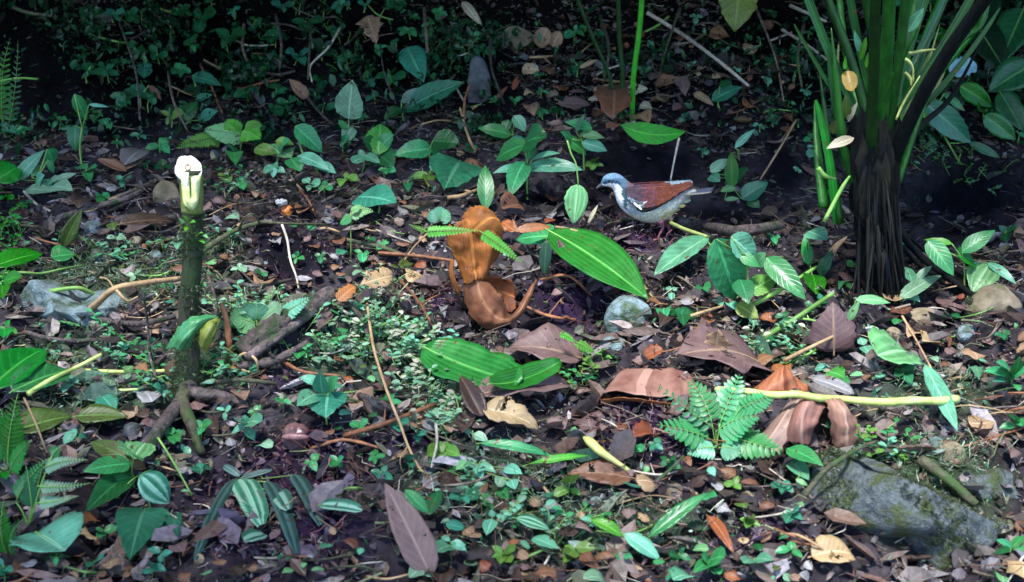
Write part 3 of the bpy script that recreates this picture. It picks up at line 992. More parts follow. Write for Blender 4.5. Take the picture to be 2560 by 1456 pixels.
def frond(o, A, B, w, n, mat, arch=.12, N=None, shape=.5, tw=.34, droop=.15, stemr=.0012, name='frond', nsub=0, t=.5, sidec=0.0):
    """one fern frond under thing o: midrib with n leaflets a side; nsub: leaflets toothed"""
    A = np.asarray(A, float); B = np.asarray(B, float)
    L = np.linalg.norm(B - A); X = nrm(B - A)
    Nn = facing((A + B) / 2, t) if N is None else N
    Nn = nrm(Nn - X * (Nn @ X)); Yv = np.cross(Nn, X)
    mb = MB()
    ax = []
    for i in range(13):
        q = i / 12
        ax.append(A + X * L * q + Nn * arch * L * 4 * q * (1 - q) + Yv * sidec * L * 4 * q * (1 - q))
    v, f, uv = tube(ax, [stemr * (1 - .75 * i / 12) for i in range(13)], 5, n=1)
    rb = mk(name, v, f, K['greenstem'], o, None, uv)
    ax = np.array(ax)
    for i in range(n):
        q = .10 + .9 * i / n
        c = np.array([np.interp(q, np.linspace(0, 1, 13), ax[:, k]) for k in range(3)])
        wl = w * (math.sin(math.pi * min(1, (q * .92 + .08)) ** shape) ** .7 if q > .02 else .3)
        wl = max(wl, w * .08)
        for s in (-1, 1):
            d = nrm(Yv * s + X * (.35 + .5 * q) - Nn * droop + np.array([R.uniform(-.07, .07) for _ in range(3)]))
            ww = wl * tw
            if not nsub:
                v, f, uv = leafgeo(c, c + d * wl, ww, Nn, 'oblong', .15, -.05, 4, 1, 0, .05, i)
                mb.add(v, f, uv)
            else:
                for k in range(nsub):
                    u = (k + .5) / nsub
                    cc = c + d * wl * u
                    lw = wl * .30 * (1 - .75 * u) + wl * .03
                    e = np.cross(Nn, d)
                    for s2 in (-1, 1):
                        d2 = nrm(e * s2 + d * .5)
                        v, f, uv = leafgeo(cc, cc + d2 * lw, wl / nsub * .8, Nn, 'oblong', .1, 0, 2, 1, 0, 0, k)
                        mb.add(v, f, uv)
    mk('leaflet_rows', mb.v, mb.f, M[mat], rb, None, mb.uv, None, True)
    return rb


def fern(name, desc, root, fronds, mat='lime', cat='fern', group=None, n=16, w=.03, own=None, label=None, lift=.01, nsub=0, t=.5, tw=.34, stemr=.0012, shape=.5):
    P0 = hit(root[0], root[1], lift)
    o = thing(name, P0, label or autolabel(desc, root[0], root[1], own), cat, group)
    for fr in fronds:
        x0, y0, x1, y1, ww = fr[:5]
        dd = fr[5] if len(fr) > 5 else 0
        A = atg(x0, y0, P0[1]); B = atg(x1, y1, P0[1] + dd)
        taken.append(((x0 + x1) / 2, (y0 + y1) / 2, math.hypot(x1 - x0, y1 - y0) * .42))
        if np.linalg.norm(A - P0) > .012:
            v, f, uv = tube([P0 - [0, 0, .01], (P0 + A) / 2, A], [stemr * 1.3, stemr * 1.1, stemr], 5, n=3)
            mk('stipe', v, f, K['greenstem'], o, None, uv)
        frond(o, A, B, ww * ptpx(P0), n, fr[6] if len(fr) > 6 else mat, nsub=nsub, t=t, tw=tw, stemr=stemr, arch=R.uniform(.04, .14), shape=shape, sidec=R.uniform(-.08, .08))
    return o
M['dkblade'] = leafmat('blade_dark_green', (.008, .085, .012), dark=(.004, .04, .006), vein=(.015, .16, .02), rough=.42, par=4, vs=.5, trans=.25)
K['sleeve'] = barkmat('bark_yellow_green', (.10, .14, .03), (.30, .34, .10), rough=.5, scale=40, stretch=.3)
K['rot2'] = barkmat('sheath_rotten_dark', (.003, .004, .003), (.014, .013, .009), rough=.8, scale=70, stretch=.2)
K['leg'] = barkmat('bird_leg_skin', (.20, .06, .09), (.36, .13, .17), scale=200, rough=.5, bump=.3)
K['lush'] = barkmat('stem_lush_green', (.02, .24, .01), (.05, .40, .02), rough=.4, bump=.3, scale=30)
M['pure2'] = leafmat('leaf_saturated_lime', (.045, .36, .01), vein=(.12, .5, .03), rough=.4, trans=.35)


def sheet(name, rows, D, mat, parent, sub=6, thick=.0008, crumple=0.0, seed=0, swap=False):
    sub = 6 if crumple else sub
    """a curled sheet through rows of (px,py,depth offset m); every row has as many points"""
    g = [smooth_path([at(p[0], p[1], D + p[2]) for p in r], sub) for r in rows]
    n = len(g[0])
    cols = [smooth_path([r[i] for r in g], sub) for i in range(n)]
    m = len(cols[0])
    P = np.array(cols)                            # n x m x 3
    if crumple:
        P0_ = P
        q = .5 - 2.4 * np.abs(vnoise(P[..., 0] * 42 + seed, P[..., 2] * 42)) + .5 * vnoise(P[..., 0] * 110, P[..., 2] * 110 + seed) + .9 * np.abs(vnoise(P[..., 0] * 75 + 7, P[..., 2] * 60 + seed))
        P = P + q[..., None] * crumple * 1.15 * np.array([.3, -1, .6])
    if crumple:
        rs = np.random.RandomState(seed + 5)
        for sl_, nb in ((0, 1), (-1, -2)):
            k_ = (rs.rand(P.shape[1]) ** 2.5 * 1.6)[:, None]
            P[sl_] = P[sl_] + (P[nb] - P[sl_]) * k_
            k_ = (rs.rand(P.shape[0]) ** 2.5 * 1.6)[:, None]
            P[:, sl_] = P[:, sl_] + (P[:, nb] - P[:, sl_]) * k_
    v = P.reshape(-1, 3)
    uv = [(j / (m - 1), i / (n - 1)) if swap else (i / (n - 1), j / (m - 1)) for i in range(n) for j in range(m)]
    f = [(i * m + j, i * m + j + 1, (i + 1) * m + j + 1, (i + 1) * m + j) for i in range(n - 1) for j in range(m - 1)]
    o = mk(name, v, f, M[mat] if mat in M else K[mat], parent, None, uv)
    s = o.modifiers.new("thickness", 'SOLIDIFY'); s.thickness = thick
    return o


# ------------------------------------------------------------------ the pigeon
def pigeon():
    G = hit(1652, 602)
    D = G[1]; px = ptpx(G)
    o = thing("pigeon", G, "grey-headed ground pigeon with white throat and chestnut wings standing facing left on the litter", "bird")

    def bp(u, v, off):
        return at(u, v, D) + np.array([0, -off * px, 0])
    S = [(1504, 463, 3, 3), (1509, 459, 9, 7), (1517, 454, 15, 12), (1527, 451.5, 17.8, 14.5), (1538, 453, 19.5, 15), (1549, 462, 21, 16), (1559, 475, 26, 20),
         (1572, 490, 35, 27), (1592, 502, 42, 33), (1616, 508, 48, 37), (1640, 508, 49, 37), (1662, 502, 42, 33), (1682, 494, 31, 26), (1702, 487, 20, 18), (1722, 482, 11, 12), (1740, 478, 5, 8)]
    S = np.array(S, float)
    q = np.array(smooth_path([s for s in S], 5))
    v = []; uvp = []; seg = 36
    for i in range(len(q)):
        a = q[max(i - 1, 0)][:2]; b = q[min(i + 1, len(q) - 1)][:2]
        T = nrm(b - a)
        nn = np.array([-T[1], T[0]])
        for k in range(seg):
            w = 2 * math.pi * k / seg
            hh = q[i][2]
            # feathered belly: slightly fuller below
            u_, v_ = q[i][0] + nn[0] * math.cos(w) * hh, q[i][1] + nn[1] * math.cos(w) * hh
            off = q[i][3] * math.copysign(abs(math.sin(w)) ** .9, math.sin(w))
            rip = 1.0 + .012 * math.sin(u_ * .8) * math.sin(v_ * .9)
            v.append(bp(u_, v_, off * rip)); uvp.append((u_, v_))
    f = [(i * seg + k, i * seg + (k + 1) % seg, (i + 1) * seg + (k + 1) % seg, (i + 1) * seg + k) for i in range(len(q) - 1) for k in range(seg)]
    f += [tuple(range(seg)), tuple((len(q) - 1) * seg + k for k in range(seg))[::-1]]

    def inpoly(x, y, P):
        r = False; j = len(P) - 1
        for i in range(len(P)):
            if (P[i][1] > y) != (P[j][1] > y) and x < (P[j][0] - P[i][0]) * (y - P[i][1]) / (P[j][1] - P[i][1]) + P[i][0]: r = not r
            j = i
        return r

    def bc(u, w):
        u += R.uniform(-1, 1); w += R.uniform(-1, 1)
        if inpoly(u, w, [(1500, 461), (1508, 459.5), (1528, 457), (1541, 458), (1551, 468), (1553, 490), (1558, 512), (1566, 530), (1548, 530), (1528, 500), (1515, 474), (1500, 468)]): c = (.88, .90, .92)
        elif u < 1556 and inpoly(u, w, [(1503, 460), (1512, 449), (1530, 447), (1548, 453), (1552, 460), (1530, 457), (1506, 461)]): c = (.03, .07, .13)
        elif w < 470 and u < 1566: c = (.16, .28, .40) if w < 445 else (.09, .17, .24)
        elif inpoly(u, w, [(1543, 459), (1566, 462), (1568, 500), (1562, 520), (1552, 512), (1545, 485)]): c = (.04, .10, .115)
        elif inpoly(u, w, [(1550, 508), (1556, 500), (1563, 512), (1566, 530), (1556, 526)]): c = (.02, .05, .14)
        elif inpoly(u, w, [(1562, 496), (1606, 490), (1612, 530), (1568, 530)]): c = (.36, .44, .48)
        elif w < 497: c = (.16, .10, .12) if u < 1640 else (.30, .30, .30)
        elif w > 520: c = (.68, .68, .52) if u < 1650 else (.56, .52, .3)
        else: c = (.58, .60, .54)
        g = R.uniform(.85, 1.12)
        return tuple(t * g for t in c)
    cols = [bc(a, b) for a, b in uvp]
    mk("body", v, f, K['feather'], o, None, None, cols)

    def surf(u, w):
        i = int(np.argmin(np.abs(q[:, 0] - u)))
        hh, hw, cv = q[i][2], q[i][3], q[i][1]
        d = min(.97, abs(w - cv) / max(hh, 1))
        return hw * math.sqrt(1 - d * d)
    # wings: a folded shell with rows of feathers over it, both sides
    top = [(1560, 468), (1585, 461), (1620, 458.5), (1660, 456.5), (1700, 455), (1731, 455)]
    bot = [(1566, 490), (1584, 516), (1606, 525), (1640, 514), (1680, 489), (1731, 458)]

    def wcol(s, r):
        if s > .90: c = (.26, .33, .33)
        elif s < .27: c = (.09, .06, .08)
        else: c = (.17, .052, .032)
        if s > .27 and s < .42: c = (.15, .055, .065)
        if r > .78 and s > .20: c = (.014, .010, .016)
        if r > .55 and r < .78 and .15 < s < .30: c = (.12, .14, .17)
        if r > .58 and r < .85 and s < .17: c = (.28, .36, .42)
        if r < .12 and s > .62: c = (.30, .36, .40)
        g = R.uniform(.8, 1.2)
        return tuple(t * g for t in c)
    for side in (1, -1):
        mb = MB()
        n, m = 26, 10
        tp = np.array(smooth_path([np.array(t, float) for t in top], 5)); bt = np.array(smooth_path([np.array(t, float) for t in bot], 5))
        G2 = []
        for i in range(len(tp)):
            for j in range(m + 1):
                r = j / m
                u_, w_ = tp[i] * (1 - r) + bt[i] * r
                so = surf(u_, w_) + 2.2 + 2.2 * math.sin(math.pi * r)
                so = max(so, 6 - 4 * i / len(tp))
                if r < .02: so -= 2
                G2.append((u_, w_, so, i / (len(tp) - 1), r))
        v = [bp(a, b, side * c) for a, b, c, _, _ in G2]
        cl = [wcol(s, r) for _, _, _, s, r in G2]
        k = m + 1
        f = [(i * k + j, i * k + j + 1, (i + 1) * k + j + 1, (i + 1) * k + j) for i in range(len(tp) - 1) for j in range(m)]
        w_ob = mk("wing", v, f, K['feather'], o, None, None, cl)
        sm = w_ob.modifiers.new("thickness", 'SOLIDIFY'); sm.thickness = .0012
        # coverts and flight feathers
        fb = MB()
        NW = np.array([0, -side, .12])
        for i in range(13, -1, -1):
            for j in range(8):
                s = (i + (.5 if j % 2 else 0)) / 14.5
                r = (j + .6) / 8.6
                ii = s * (len(tp) - 1); i0 = int(ii); fr = ii - i0; i1 = min(i0 + 1, len(tp) - 1)
                a_ = (tp[i0] * (1 - fr) + tp[i1] * fr) * (1 - r) + (bt[i0] * (1 - fr) + bt[i1] * fr) * r
                ln = 15 + 16 * s
                s2 = min(1, s + ln / 170)
                ii = s2 * (len(tp) - 1); i0 = int(ii); fr = ii - i0; i1 = min(i0 + 1, len(tp) - 1)
                b_ = (tp[i0] * (1 - fr) + tp[i1] * fr) * (1 - r) + (bt[i0] * (1 - fr) + bt[i1] * fr) * r
                so = surf(*a_) + 4.3 + 2.2 * math.sin(math.pi * r)
                so2 = max(surf(*b_) + 5.2 + 2.2 * math.sin(math.pi * r), 5)
                v, f, uv = leafgeo(bp(a_[0], a_[1], side * so), bp(b_[0], b_[1], side * so2), 9.5 * px, NW, 'obov', -.12, .03, 4, 1, 0, 0, i)
                fb.add(v, f, uv, wcol(s, r))
        for a, b in (((1588, 512), (1613, 496)), ((1590, 508), (1600, 518)), ((1580, 500), (1592, 512))):   # pale bar on the coverts
            v, f, uv = leafgeo(bp(a[0], a[1], side * (surf(*a) + 8)), bp(b[0], b[1], side * (surf(*b) + 8)), 6 * px, NW, 'oblong', -.1, .02, 4, 1, .1, .1, 3)
            fb.add(v, f, uv, (.8, .82, .7))
        mk("wing_feathers", fb.v, fb.f, K['feather'], w_ob, None, fb.uv, fb.c)
    # tail: long overlapping feathers
    for k in range(7):
        d = (k - 3) / 3
        mbt = MB()
        A = bp(1688, 480 + abs(d) * 3, d * 12); B = bp(1786 - abs(d) * 9, 471 + abs(d) * 8 - 2, d * 20)
        v, f, uv = leafgeo(A, B, 12 * px, np.array([d * .3, -.3, 1]), 'oblong', -.1, -.02, 8, 2, 0, 0, k)
        c = (.055, .07, .11) if abs(d) < .9 else (.20, .20, .17)
        mk("tail_feather", v, f, K['feather'], o, None, uv, [c] * len(v))
    mbt = MB()
    for k in range(26):                          # loose flank and under-tail feathers
        t = R.random()
        u_, w_ = 1640 + 60 * t + R.uniform(-6, 6), 540 - 40 * t + R.uniform(-8, 4)
        d = R.uniform(-1, 1)
        A = bp(u_, w_, d * (26 - 14 * t)); B = bp(u_ + 26, w_ + 3 - 8 * t, d * (24 - 14 * t))
        v, f, uv = leafgeo(A, B, 9 * px, np.array([0, -1, -.2]), 'obov', -.1, .05, 4, 1, .1, 0, k)
        mbt.add(v, f, uv, R.choice([(.30, .31, .18), (.34, .36, .28), (.22, .27, .21), (.34, .32, .12)]))
    mk("vent_feathers", mbt.v, mbt.f, K['feather'], o, None, mbt.uv, mbt.c)
    # beak, eyes
    v, f, uv = tube([bp(1508, 461, 0), bp(1500, 464.5, 0), bp(1494, 469, 0), bp(1491, 474, 0)], [4.6 * px, 3.6 * px, 2.6 * px, .6 * px], 10, n=4)
    mk("beak", v, f, K['rockd'], o, None, uv)
    vi, fi = ICO[3]
    for s in (1, -1):
        mk("eye", vi * 3.0 * px + bp(1522, 451.5, s * 12.6), fi, K['eye'], o)
        mk("eye_ring", np.concatenate([vi * 0 + bp(1522, 451.5, s * 12.0)]) + vi * np.array([4.0, 1.6, 4.0]) * px, fi, K['eyering'], o)
    # legs: thigh, scaly shank, four toes on the ground
    for s, u0, u1 in ((1, 1648, 1642), (-1, 1664, 1676)):
        g = hit(u1, 601); g = np.array([g[0], D - s * 12 * px, 0]); g[2] = float(Z(g[0], g[1])) + .004
        hip = bp(u0, 548, s * 16); an = bp(u0 + 7, 566, s * 13)
        an2 = g + np.array([0, 0, 5 * px])
        v, f, uv = tube([hip, an, (an + an2) / 2 + [0, 0, 0], an2], [10 * px, 4.2 * px, 2.7 * px, 2.8 * px], 10, n=4, rough=.03)
        leg = mk("leg", v, f, K['leg'], o, None, uv)
        for a, ln in ((math.pi, 17), (math.pi - .55, 15), (math.pi + .55, 15), (0.1, 9)):
            e = an2 + np.array([math.cos(a) * ln * px, math.sin(a) * ln * px * .8, -5 * px])
            mdl = (an2 + e) / 2 + [0, 0, 2.4 * px]
            v, f, uv = tube([an2, mdl, e], [1.9 * px, 1.6 * px, .6 * px], 7, n=3)
            mk("toe", v, f, K['leg'], leg, None, uv)
    return o


m_, nt_, p_, _o = mat_base('eye_black'); p_.inputs["Base Color"].default_value = (.005, .005, .006, 1); p_.inputs["Roughness"].default_value = .08
K['eye'] = m_
m_, nt_, p_, _o = mat_base('eye_ring'); p_.inputs["Base Color"].default_value = (.03, .05, .09, 1); p_.inputs["Roughness"].default_value = .5
K['eyering'] = m_
pigeon()


# ------------------------------------------------------------------ the cut stump
def stump():
    G = hit(472, 985)
    D = G[1]; px = ptpx(G)
    o = thing("cut_stump", G, "slender mossy sapling stump with fresh white slanted cut top", "stump")
    P = [at(466, 1000, D), at(470, 940, D), at(472, 860, D), at(472, 760, D), at(482, 640, D), at(480, 540, D), at(479, 470, D), at(478, 424, D)]
    v, f, uv = tube(P, [42 * px, 31 * px, 26 * px, 24 * px, 23 * px, 24 * px, 26 * px, 27 * px], 20, rough=.035, n=5, seed=4)
    tr = mk("trunk", v, f, K['stumpbark'], o, None, uv)
    vv = np.array(v); ax = np.array([np.interp(vv[:, 2], [p[2] for p in P], [p[k] for p in P]) for k in (0, 1)]).T
    nn = np.concatenate([vv[:, :2] - ax, np.zeros((len(vv), 1))], 1); nn /= np.linalg.norm(nn, axis=1)[:, None] + 1e-9
    sel = (vv[:, 2] < P[5][2]) & (vnoise(vv[:, 0] * 40, vv[:, 2] * 25) > -.05)
    mossy("moss", vv[sel], nn[sel], 5200, .007, .0009, [(.03, .06, .02), (.06, .10, .03), (.05, .045, .03), (.11, .15, .08)], o)
    v, f, uv = tube([at(481, 532, D), at(480, 500, D), at(479, 465, D), at(478, 436, D)], [25.5 * px, 27 * px, 28 * px, 28.5 * px], 20, rough=.03, n=4, seed=8)
    mk('bark_sleeve', v, f, K['sleeve'], tr, None, uv)
    # slanted cut: thick irregular disc facing up and to the camera
    c = at(477, 421, D) - np.array([0, .010, 0])
    n = nrm(nrm(CAM - c) * .9 + np.array([.05, 0, .22]))
    X = nrm(np.cross([0, 0, 1], n)); Y = np.cross(n, X)
    ring = []
    k = 28
    out = [1.0, 1.02, 1.0, .97, .98, 1.0, 1.06, .98, 1.05, 1.12, 1.16, 1.1, 1.02, 1.08, 1.1, 1.14, 1.1, 1.06, 1.02, 1.02, 1.08, 1.12, 1.06, 1.0, .98, 1.02, 1.04, 1.02]
    v = [c + n * .004]
    for sc, h in ((.45, .0035), (.8, .003), (1, .001), (1.02, -.004), (.85, -.03)):
        for i in range(k):
            a = 2 * math.pi * i / k
            rr = 27.5 * px * out[i] * sc
            v.append(c + X * math.cos(a) * rr * 1.05 + Y * math.sin(a) * rr * 1.12 + n * (h + R.uniform(-.0006, .0006)))
    f = [(0, 1 + i, 1 + (i + 1) % k) for i in range(k)]
    for r_ in range(4):
        f += [(1 + r_ * k + i, 1 + (r_ + 1) * k + i, 1 + (r_ + 1) * k + (i + 1) % k, 1 + r_ * k + (i + 1) % k) for i in range(k)]
    cf = mk("cut_face", v, f, K['white'], o, smooth=False)
    # pith: a small hollow ring
    pv = []; pf = []
    for sc, h in ((.35, -.001), (1, .0065), (1.5, .003)):
        for i in range(14):
            a = 2 * math.pi * i / 14
            pv.append(c + X * (math.cos(a) * 5.5 * px * sc - 3 * px) + Y * (math.sin(a) * 6.5 * px * sc + 3 * px) + n * h)
    for r_ in range(2):
        pf += [(r_ * 14 + i, (r_ + 1) * 14 + i, (r_ + 1) * 14 + (i + 1) % 14, r_ * 14 + (i + 1) % 14) for i in range(14)]
    pf.append(tuple(range(14)))
    mk("pith", pv, pf, K['pith'], cf)
    # peeled wood strips below the cut
    fr = -30 * px
    sheet("peeled_strip", [[(452, 440, fr), (456, 480, fr), (459, 510, fr), (470, 519, fr)], [(466, 440, fr - .003), (468, 480, fr - .003), (468, 505, fr - .003), (474, 524, fr)], [(472, 446, fr), (475, 480, fr - .001), (477, 505, fr), (478, 524, fr)]], D, 'cutin', o, 3)
    sheet("peeled_strip", [[(478, 445, fr), (479, 480, fr - .001), (479, 508, fr), (478, 526, fr)], [(488, 440, fr - .003), (489, 480, fr - .003), (488, 505, fr - .003), (484, 524, fr)], [(502, 440, fr + .006), (498, 480, fr + .004), (495, 505, fr), (489, 518, fr)]], D, 'cutin', o, 3)
    sheet("peeled_strip", [[(464, 502, fr - .004), (472, 516, fr - .005), (480, 525, fr - .004)], [(473, 499, fr - .006), (482, 510, fr - .007), (487, 521, fr - .004)], [(490, 488, fr - .004), (494, 500, fr - .005), (492, 512, fr - .003)]], D, 'cutin', o, 3)
    sheet("peeled_strip", [[(452, 430, fr - .001), (455, 452, fr - .002), (459, 468, fr - .001)], [(472, 432, fr - .003), (471, 456, fr - .004), (468, 470, fr - .002)]], D, 'white', o, 3)
    # roots
    for pts, r in (([(462, 985, .03), (455, 1005, .03), (478, 1060, .025), (505, 1138, .004)], [17, 17, 14, 10]), ([(492, 982, .03), (560, 990, .02), (628, 1018, .0)], [15, 11, 9]),
                   ([(452, 1000, .02), (398, 1075, .03), (350, 1150, .02), (305, 1240, -.01)], [16, 15, 15, 12])):
        Q = [hit(*p) for p in pts]
        v, f, uv = tube([at(470, 960, D)] + Q, [20 * px] + [t * px for t in r], 12, rough=.05, n=5, seed=int(r[0]))
        mk("root", v, f, K['mossbark'] if r[0] > 16 else K['rot'], o, None, uv)
    for a in [(455, 560, 446, 545, 16), (470, 562, 489, 556, 18), (466, 555, 456, 538, 14), (492, 592, 508, 583, 15), (498, 600, 512, 610, 12), (470, 566, 462, 580, 14), (505, 590, 520, 596, 12)]:
        A = at(a[0], a[1], D - .03); B = at(a[2], a[3], D - .05)
        v, f, uv = leafgeo(A, B, a[4] * px, facing(A, .5), 'ovate', .2, .1, 5, 1)
        mk("sprout_leaf", v, f, M['light' if a[0] % 2 else 'lime'], o, None, uv)


stump()


# ------------------------------------------------------------------ the orange dead sheath
def dead_sheath():
    G = hit(1215, 822, .0)
    D = G[1]
    o = thing("dead_leaf_sheath", G, "curled orange-brown dead leaf sheath standing like a scoop beside the big glossy leaf", "dead leaf")
    sheet("scoop", [
        [(1158, 700, .0), (1161, 752, -.012), (1176, 796, -.022), (1215, 823, -.026), (1262, 818, -.018), (1302, 790, -.004), (1328, 742, .010), (1342, 702, .02)],
        [(1178, 692, -.016), (1186, 745, -.034), (1204, 780, -.038), (1232, 805, -.036), (1266, 806, -.026), (1300, 782, -.010), (1324, 738, .006), (1341, 701, .02)],
        [(1200, 696, -.014), (1216, 738, -.030), (1234, 765, -.030), (1252, 785, -.026), (1271, 794, -.018), (1296, 776, -.006), (1320, 734, .008), (1340, 700, .02)],
        [(1215, 704, .004), (1246, 730, -.004), (1262, 758, -.004), (1270, 778, -.004), (1277, 788, -.004), (1294, 772, .002), (1317, 730, .012), (1339, 699, .02)]], D, 'sheath2', o, 4, .0010, .005)
    sheet("inner_wall", [
        [(1160, 702, .006), (1200, 690, .02), (1240, 688, .03), (1285, 705, .035)],
        [(1180, 740, .02), (1220, 735, .035), (1255, 732, .04), (1292, 745, .035)],
        [(1210, 800, .0), (1240, 795, .012), (1268, 790, .012), (1296, 775, .008)]], D, 'sheath', o, 4, .0012, .004)
    sheet("hood", [
        [(1160, 722, -.010), (1146, 672, .002), (1118, 618, .008), (1102, 572, .012)],
        [(1172, 714, -.026), (1160, 662, -.012), (1140, 612, -.010), (1128, 560, .0)],
        [(1184, 708, -.030), (1176, 662, -.024), (1166, 606, -.020), (1156, 548, -.006)],
        [(1194, 704, -.026), (1194, 664, -.012), (1192, 612, -.012), (1184, 552, -.010)],
        [(1206, 704, -.018), (1218, 664, -.016), (1230, 612, -.014), (1228, 552, -.004)],
        [(1214, 708, -.004), (1222, 676, .006), (1252, 634, .008), (1256, 592, .010)]], D, 'sheath', o, 4, .0008, .008, 3)
    sheet("crest", [
        [(1150, 560, .012), (1160, 530, .012), (1186, 514, .014), (1215, 518, .016)],
        [(1168, 575, -.008), (1190, 548, -.010), (1215, 535, -.006), (1238, 540, .004)],
        [(1190, 590, -.012), (1214, 575, -.014), (1238, 560, -.008), (1256, 572, .006)],
        [(1214, 610, .0), (1232, 605, -.002), (1246, 602, .002), (1256, 606, .01)]], D, 'sheath', o, 4, .0008, .008, 9)
    sheet("curled_edge", [[(1128, 648, -.002), (1124, 675, -.006), (1130, 705, -.008), (1146, 738, -.006)], [(1136, 652, -.006), (1134, 678, -.012), (1142, 705, -.014), (1154, 728, -.010)]], D, 'sheath', o, 4, .003)


dead_sheath()


# ------------------------------------------------------------------ the tall stalk clump
def clump():
    G = hit(2195, 730)
    D = G[1]; px = ptpx(G)
    o = thing("stalk_clump", G, "tall clump of thick dark green leaf stalks rising out of a black fibrous base", "plant")
    v, f, uv = tube([at(2200, 770, D), at(2195, 700, D), at(2190, 590, D), at(2185, 480, D), at(2185, 400, D), at(2192, 330, D)], [56 * px, 50 * px, 50 * px, 54 * px, 54 * px, 46 * px], 18, rough=.08, n=6, seed=9)
    mk("base", v, f, K['black'], o, None, uv)
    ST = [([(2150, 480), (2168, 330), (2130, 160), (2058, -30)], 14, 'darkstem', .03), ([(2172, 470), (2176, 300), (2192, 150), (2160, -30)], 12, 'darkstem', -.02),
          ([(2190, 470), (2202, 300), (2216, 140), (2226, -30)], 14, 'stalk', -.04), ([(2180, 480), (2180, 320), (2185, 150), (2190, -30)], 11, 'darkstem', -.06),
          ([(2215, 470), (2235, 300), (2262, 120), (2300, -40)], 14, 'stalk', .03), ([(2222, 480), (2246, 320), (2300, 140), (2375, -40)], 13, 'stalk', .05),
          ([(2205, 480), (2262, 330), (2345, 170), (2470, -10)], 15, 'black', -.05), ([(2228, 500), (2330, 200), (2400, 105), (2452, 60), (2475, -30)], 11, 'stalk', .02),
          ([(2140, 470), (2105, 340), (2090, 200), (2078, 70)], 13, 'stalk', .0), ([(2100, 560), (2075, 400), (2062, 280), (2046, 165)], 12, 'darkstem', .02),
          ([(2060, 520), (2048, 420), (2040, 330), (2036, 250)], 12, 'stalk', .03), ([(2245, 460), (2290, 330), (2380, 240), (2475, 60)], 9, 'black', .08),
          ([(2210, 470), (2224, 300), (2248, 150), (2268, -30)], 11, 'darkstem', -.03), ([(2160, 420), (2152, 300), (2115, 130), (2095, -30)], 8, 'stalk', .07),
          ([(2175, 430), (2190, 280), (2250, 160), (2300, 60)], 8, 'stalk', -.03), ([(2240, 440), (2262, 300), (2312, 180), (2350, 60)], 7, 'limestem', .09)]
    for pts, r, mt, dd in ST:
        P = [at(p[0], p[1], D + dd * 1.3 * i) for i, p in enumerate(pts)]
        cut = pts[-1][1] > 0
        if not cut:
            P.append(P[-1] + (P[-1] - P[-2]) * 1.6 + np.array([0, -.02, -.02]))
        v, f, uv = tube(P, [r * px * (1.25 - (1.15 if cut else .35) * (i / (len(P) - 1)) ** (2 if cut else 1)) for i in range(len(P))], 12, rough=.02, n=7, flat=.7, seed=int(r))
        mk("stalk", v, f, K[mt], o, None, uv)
    for (pts, r, mt) in (([(2242, 146), (2268, 152), (2282, 172), (2282, 206)], 5, 'limestem'), ([(2272, 134), (2305, 128), (2338, 124)], 4, 'limestem'), ([(2262, 182), (2275, 196), (2278, 215)], 4, 'limestem'),
                         ([(2240, 300), (2260, 255), (2300, 190)], 3, 'limestem'), ([(2045, 420), (2062, 440), (2090, 448)], 6, 'greenstem'), ([(2060, 555), (2105, 470), (2125, 440)], 5, 'greenstem')):
        v, f, uv = tube([at(p[0], p[1], D - .05) for p in pts], [r * px] * 2 + [r * px * .5] * (len(pts) - 2), 7, n=5)
        mk("shoot", v, f, K[mt], o, None, uv)
    for a, mt, sh in (((2135, 345, 2066, 372, 26), 'cream', 'lance'), ((2150, 132, 2135, 76, 15), 'mint', 'lance'), ((2152, 150, 2166, 92, 14), 'lime', 'lance'), ((2118, 178, 2130, 228, 34), 'ochre', 'oblong'),
                      ((2118, 300, 2114, 235, 22), 'olive', 'lance'), ((2120, 305, 2144, 255, 14), 'cream', 'lance'), ((2080, 335, 2092, 300, 24), 'olive', 'lance'), ((2270, 80, 2310, 20, 26), 'mint', 'lance'),
                      ((2165, 170, 2172, 130, 10), 'lime', 'lance'), ((2112, 175, 2114, 140, 9), 'lime', 'lance')):
        A = at(a[0], a[1], D - .06); B = at(a[2], a[3], D - .08)
        v, f, uv = leafgeo(A, B, a[4] * px, facing(A, .3), sh, .3, .06, 8, 2, .05, .04, int(a[0]))
        mk("sheath_leaf", v, f, M[mt], o, None, uv)
    for k, (x0, y0, x1, y1, w, mt, dd) in enumerate([(2165, 330, 2030, -30, 20, 'dkblade', .04), (2200, 320, 2140, -40, 18, 'dkblade', -.05), (2215, 320, 2340, -40, 22, 'dkblade', .06), (2230, 300, 2410, -20, 20, 'dkblade', .02), (2235, 250, 2290, -40, 20, 'deep', .12),
                                               (2250, 220, 2360, -40, 18, 'deep', .14), (2300, 240, 2470, 40, 16, 'pure', .1), (2110, 420, 2070, 120, 18, 'dkblade', .03), (2265, 330, 2365, 170, 9, 'olive', .1), (2090, 560, 2040, 250, 20, 'pure', .0), (2260, 300, 2330, 120, 8, 'olive', .1),
                                               (2245, 330, 2500, 20, 14, 'dkblade', .05), (2150, 330, 1985, 60, 10, 'dkblade', .05), (2240, 280, 2420, 60, 10, 'deep', .15), (2105, 300, 2098, 100, 8, 'olive', .1)]):
        A = at(x0, y0, D + dd * .5); B = at(x1, y1, D + dd)
        if y1 < 0: B = B + (B - A) * .8
        v, f, uv = leafgeo(A, B, w * px, facing(A, .1, R.uniform(-.5, .5)), 'strap', .45, R.uniform(-.02, .05), 16, 2, .02, .02, k, side=R.uniform(-.04, .04))
        mk("blade", v, f, M[mt], o, None, uv)
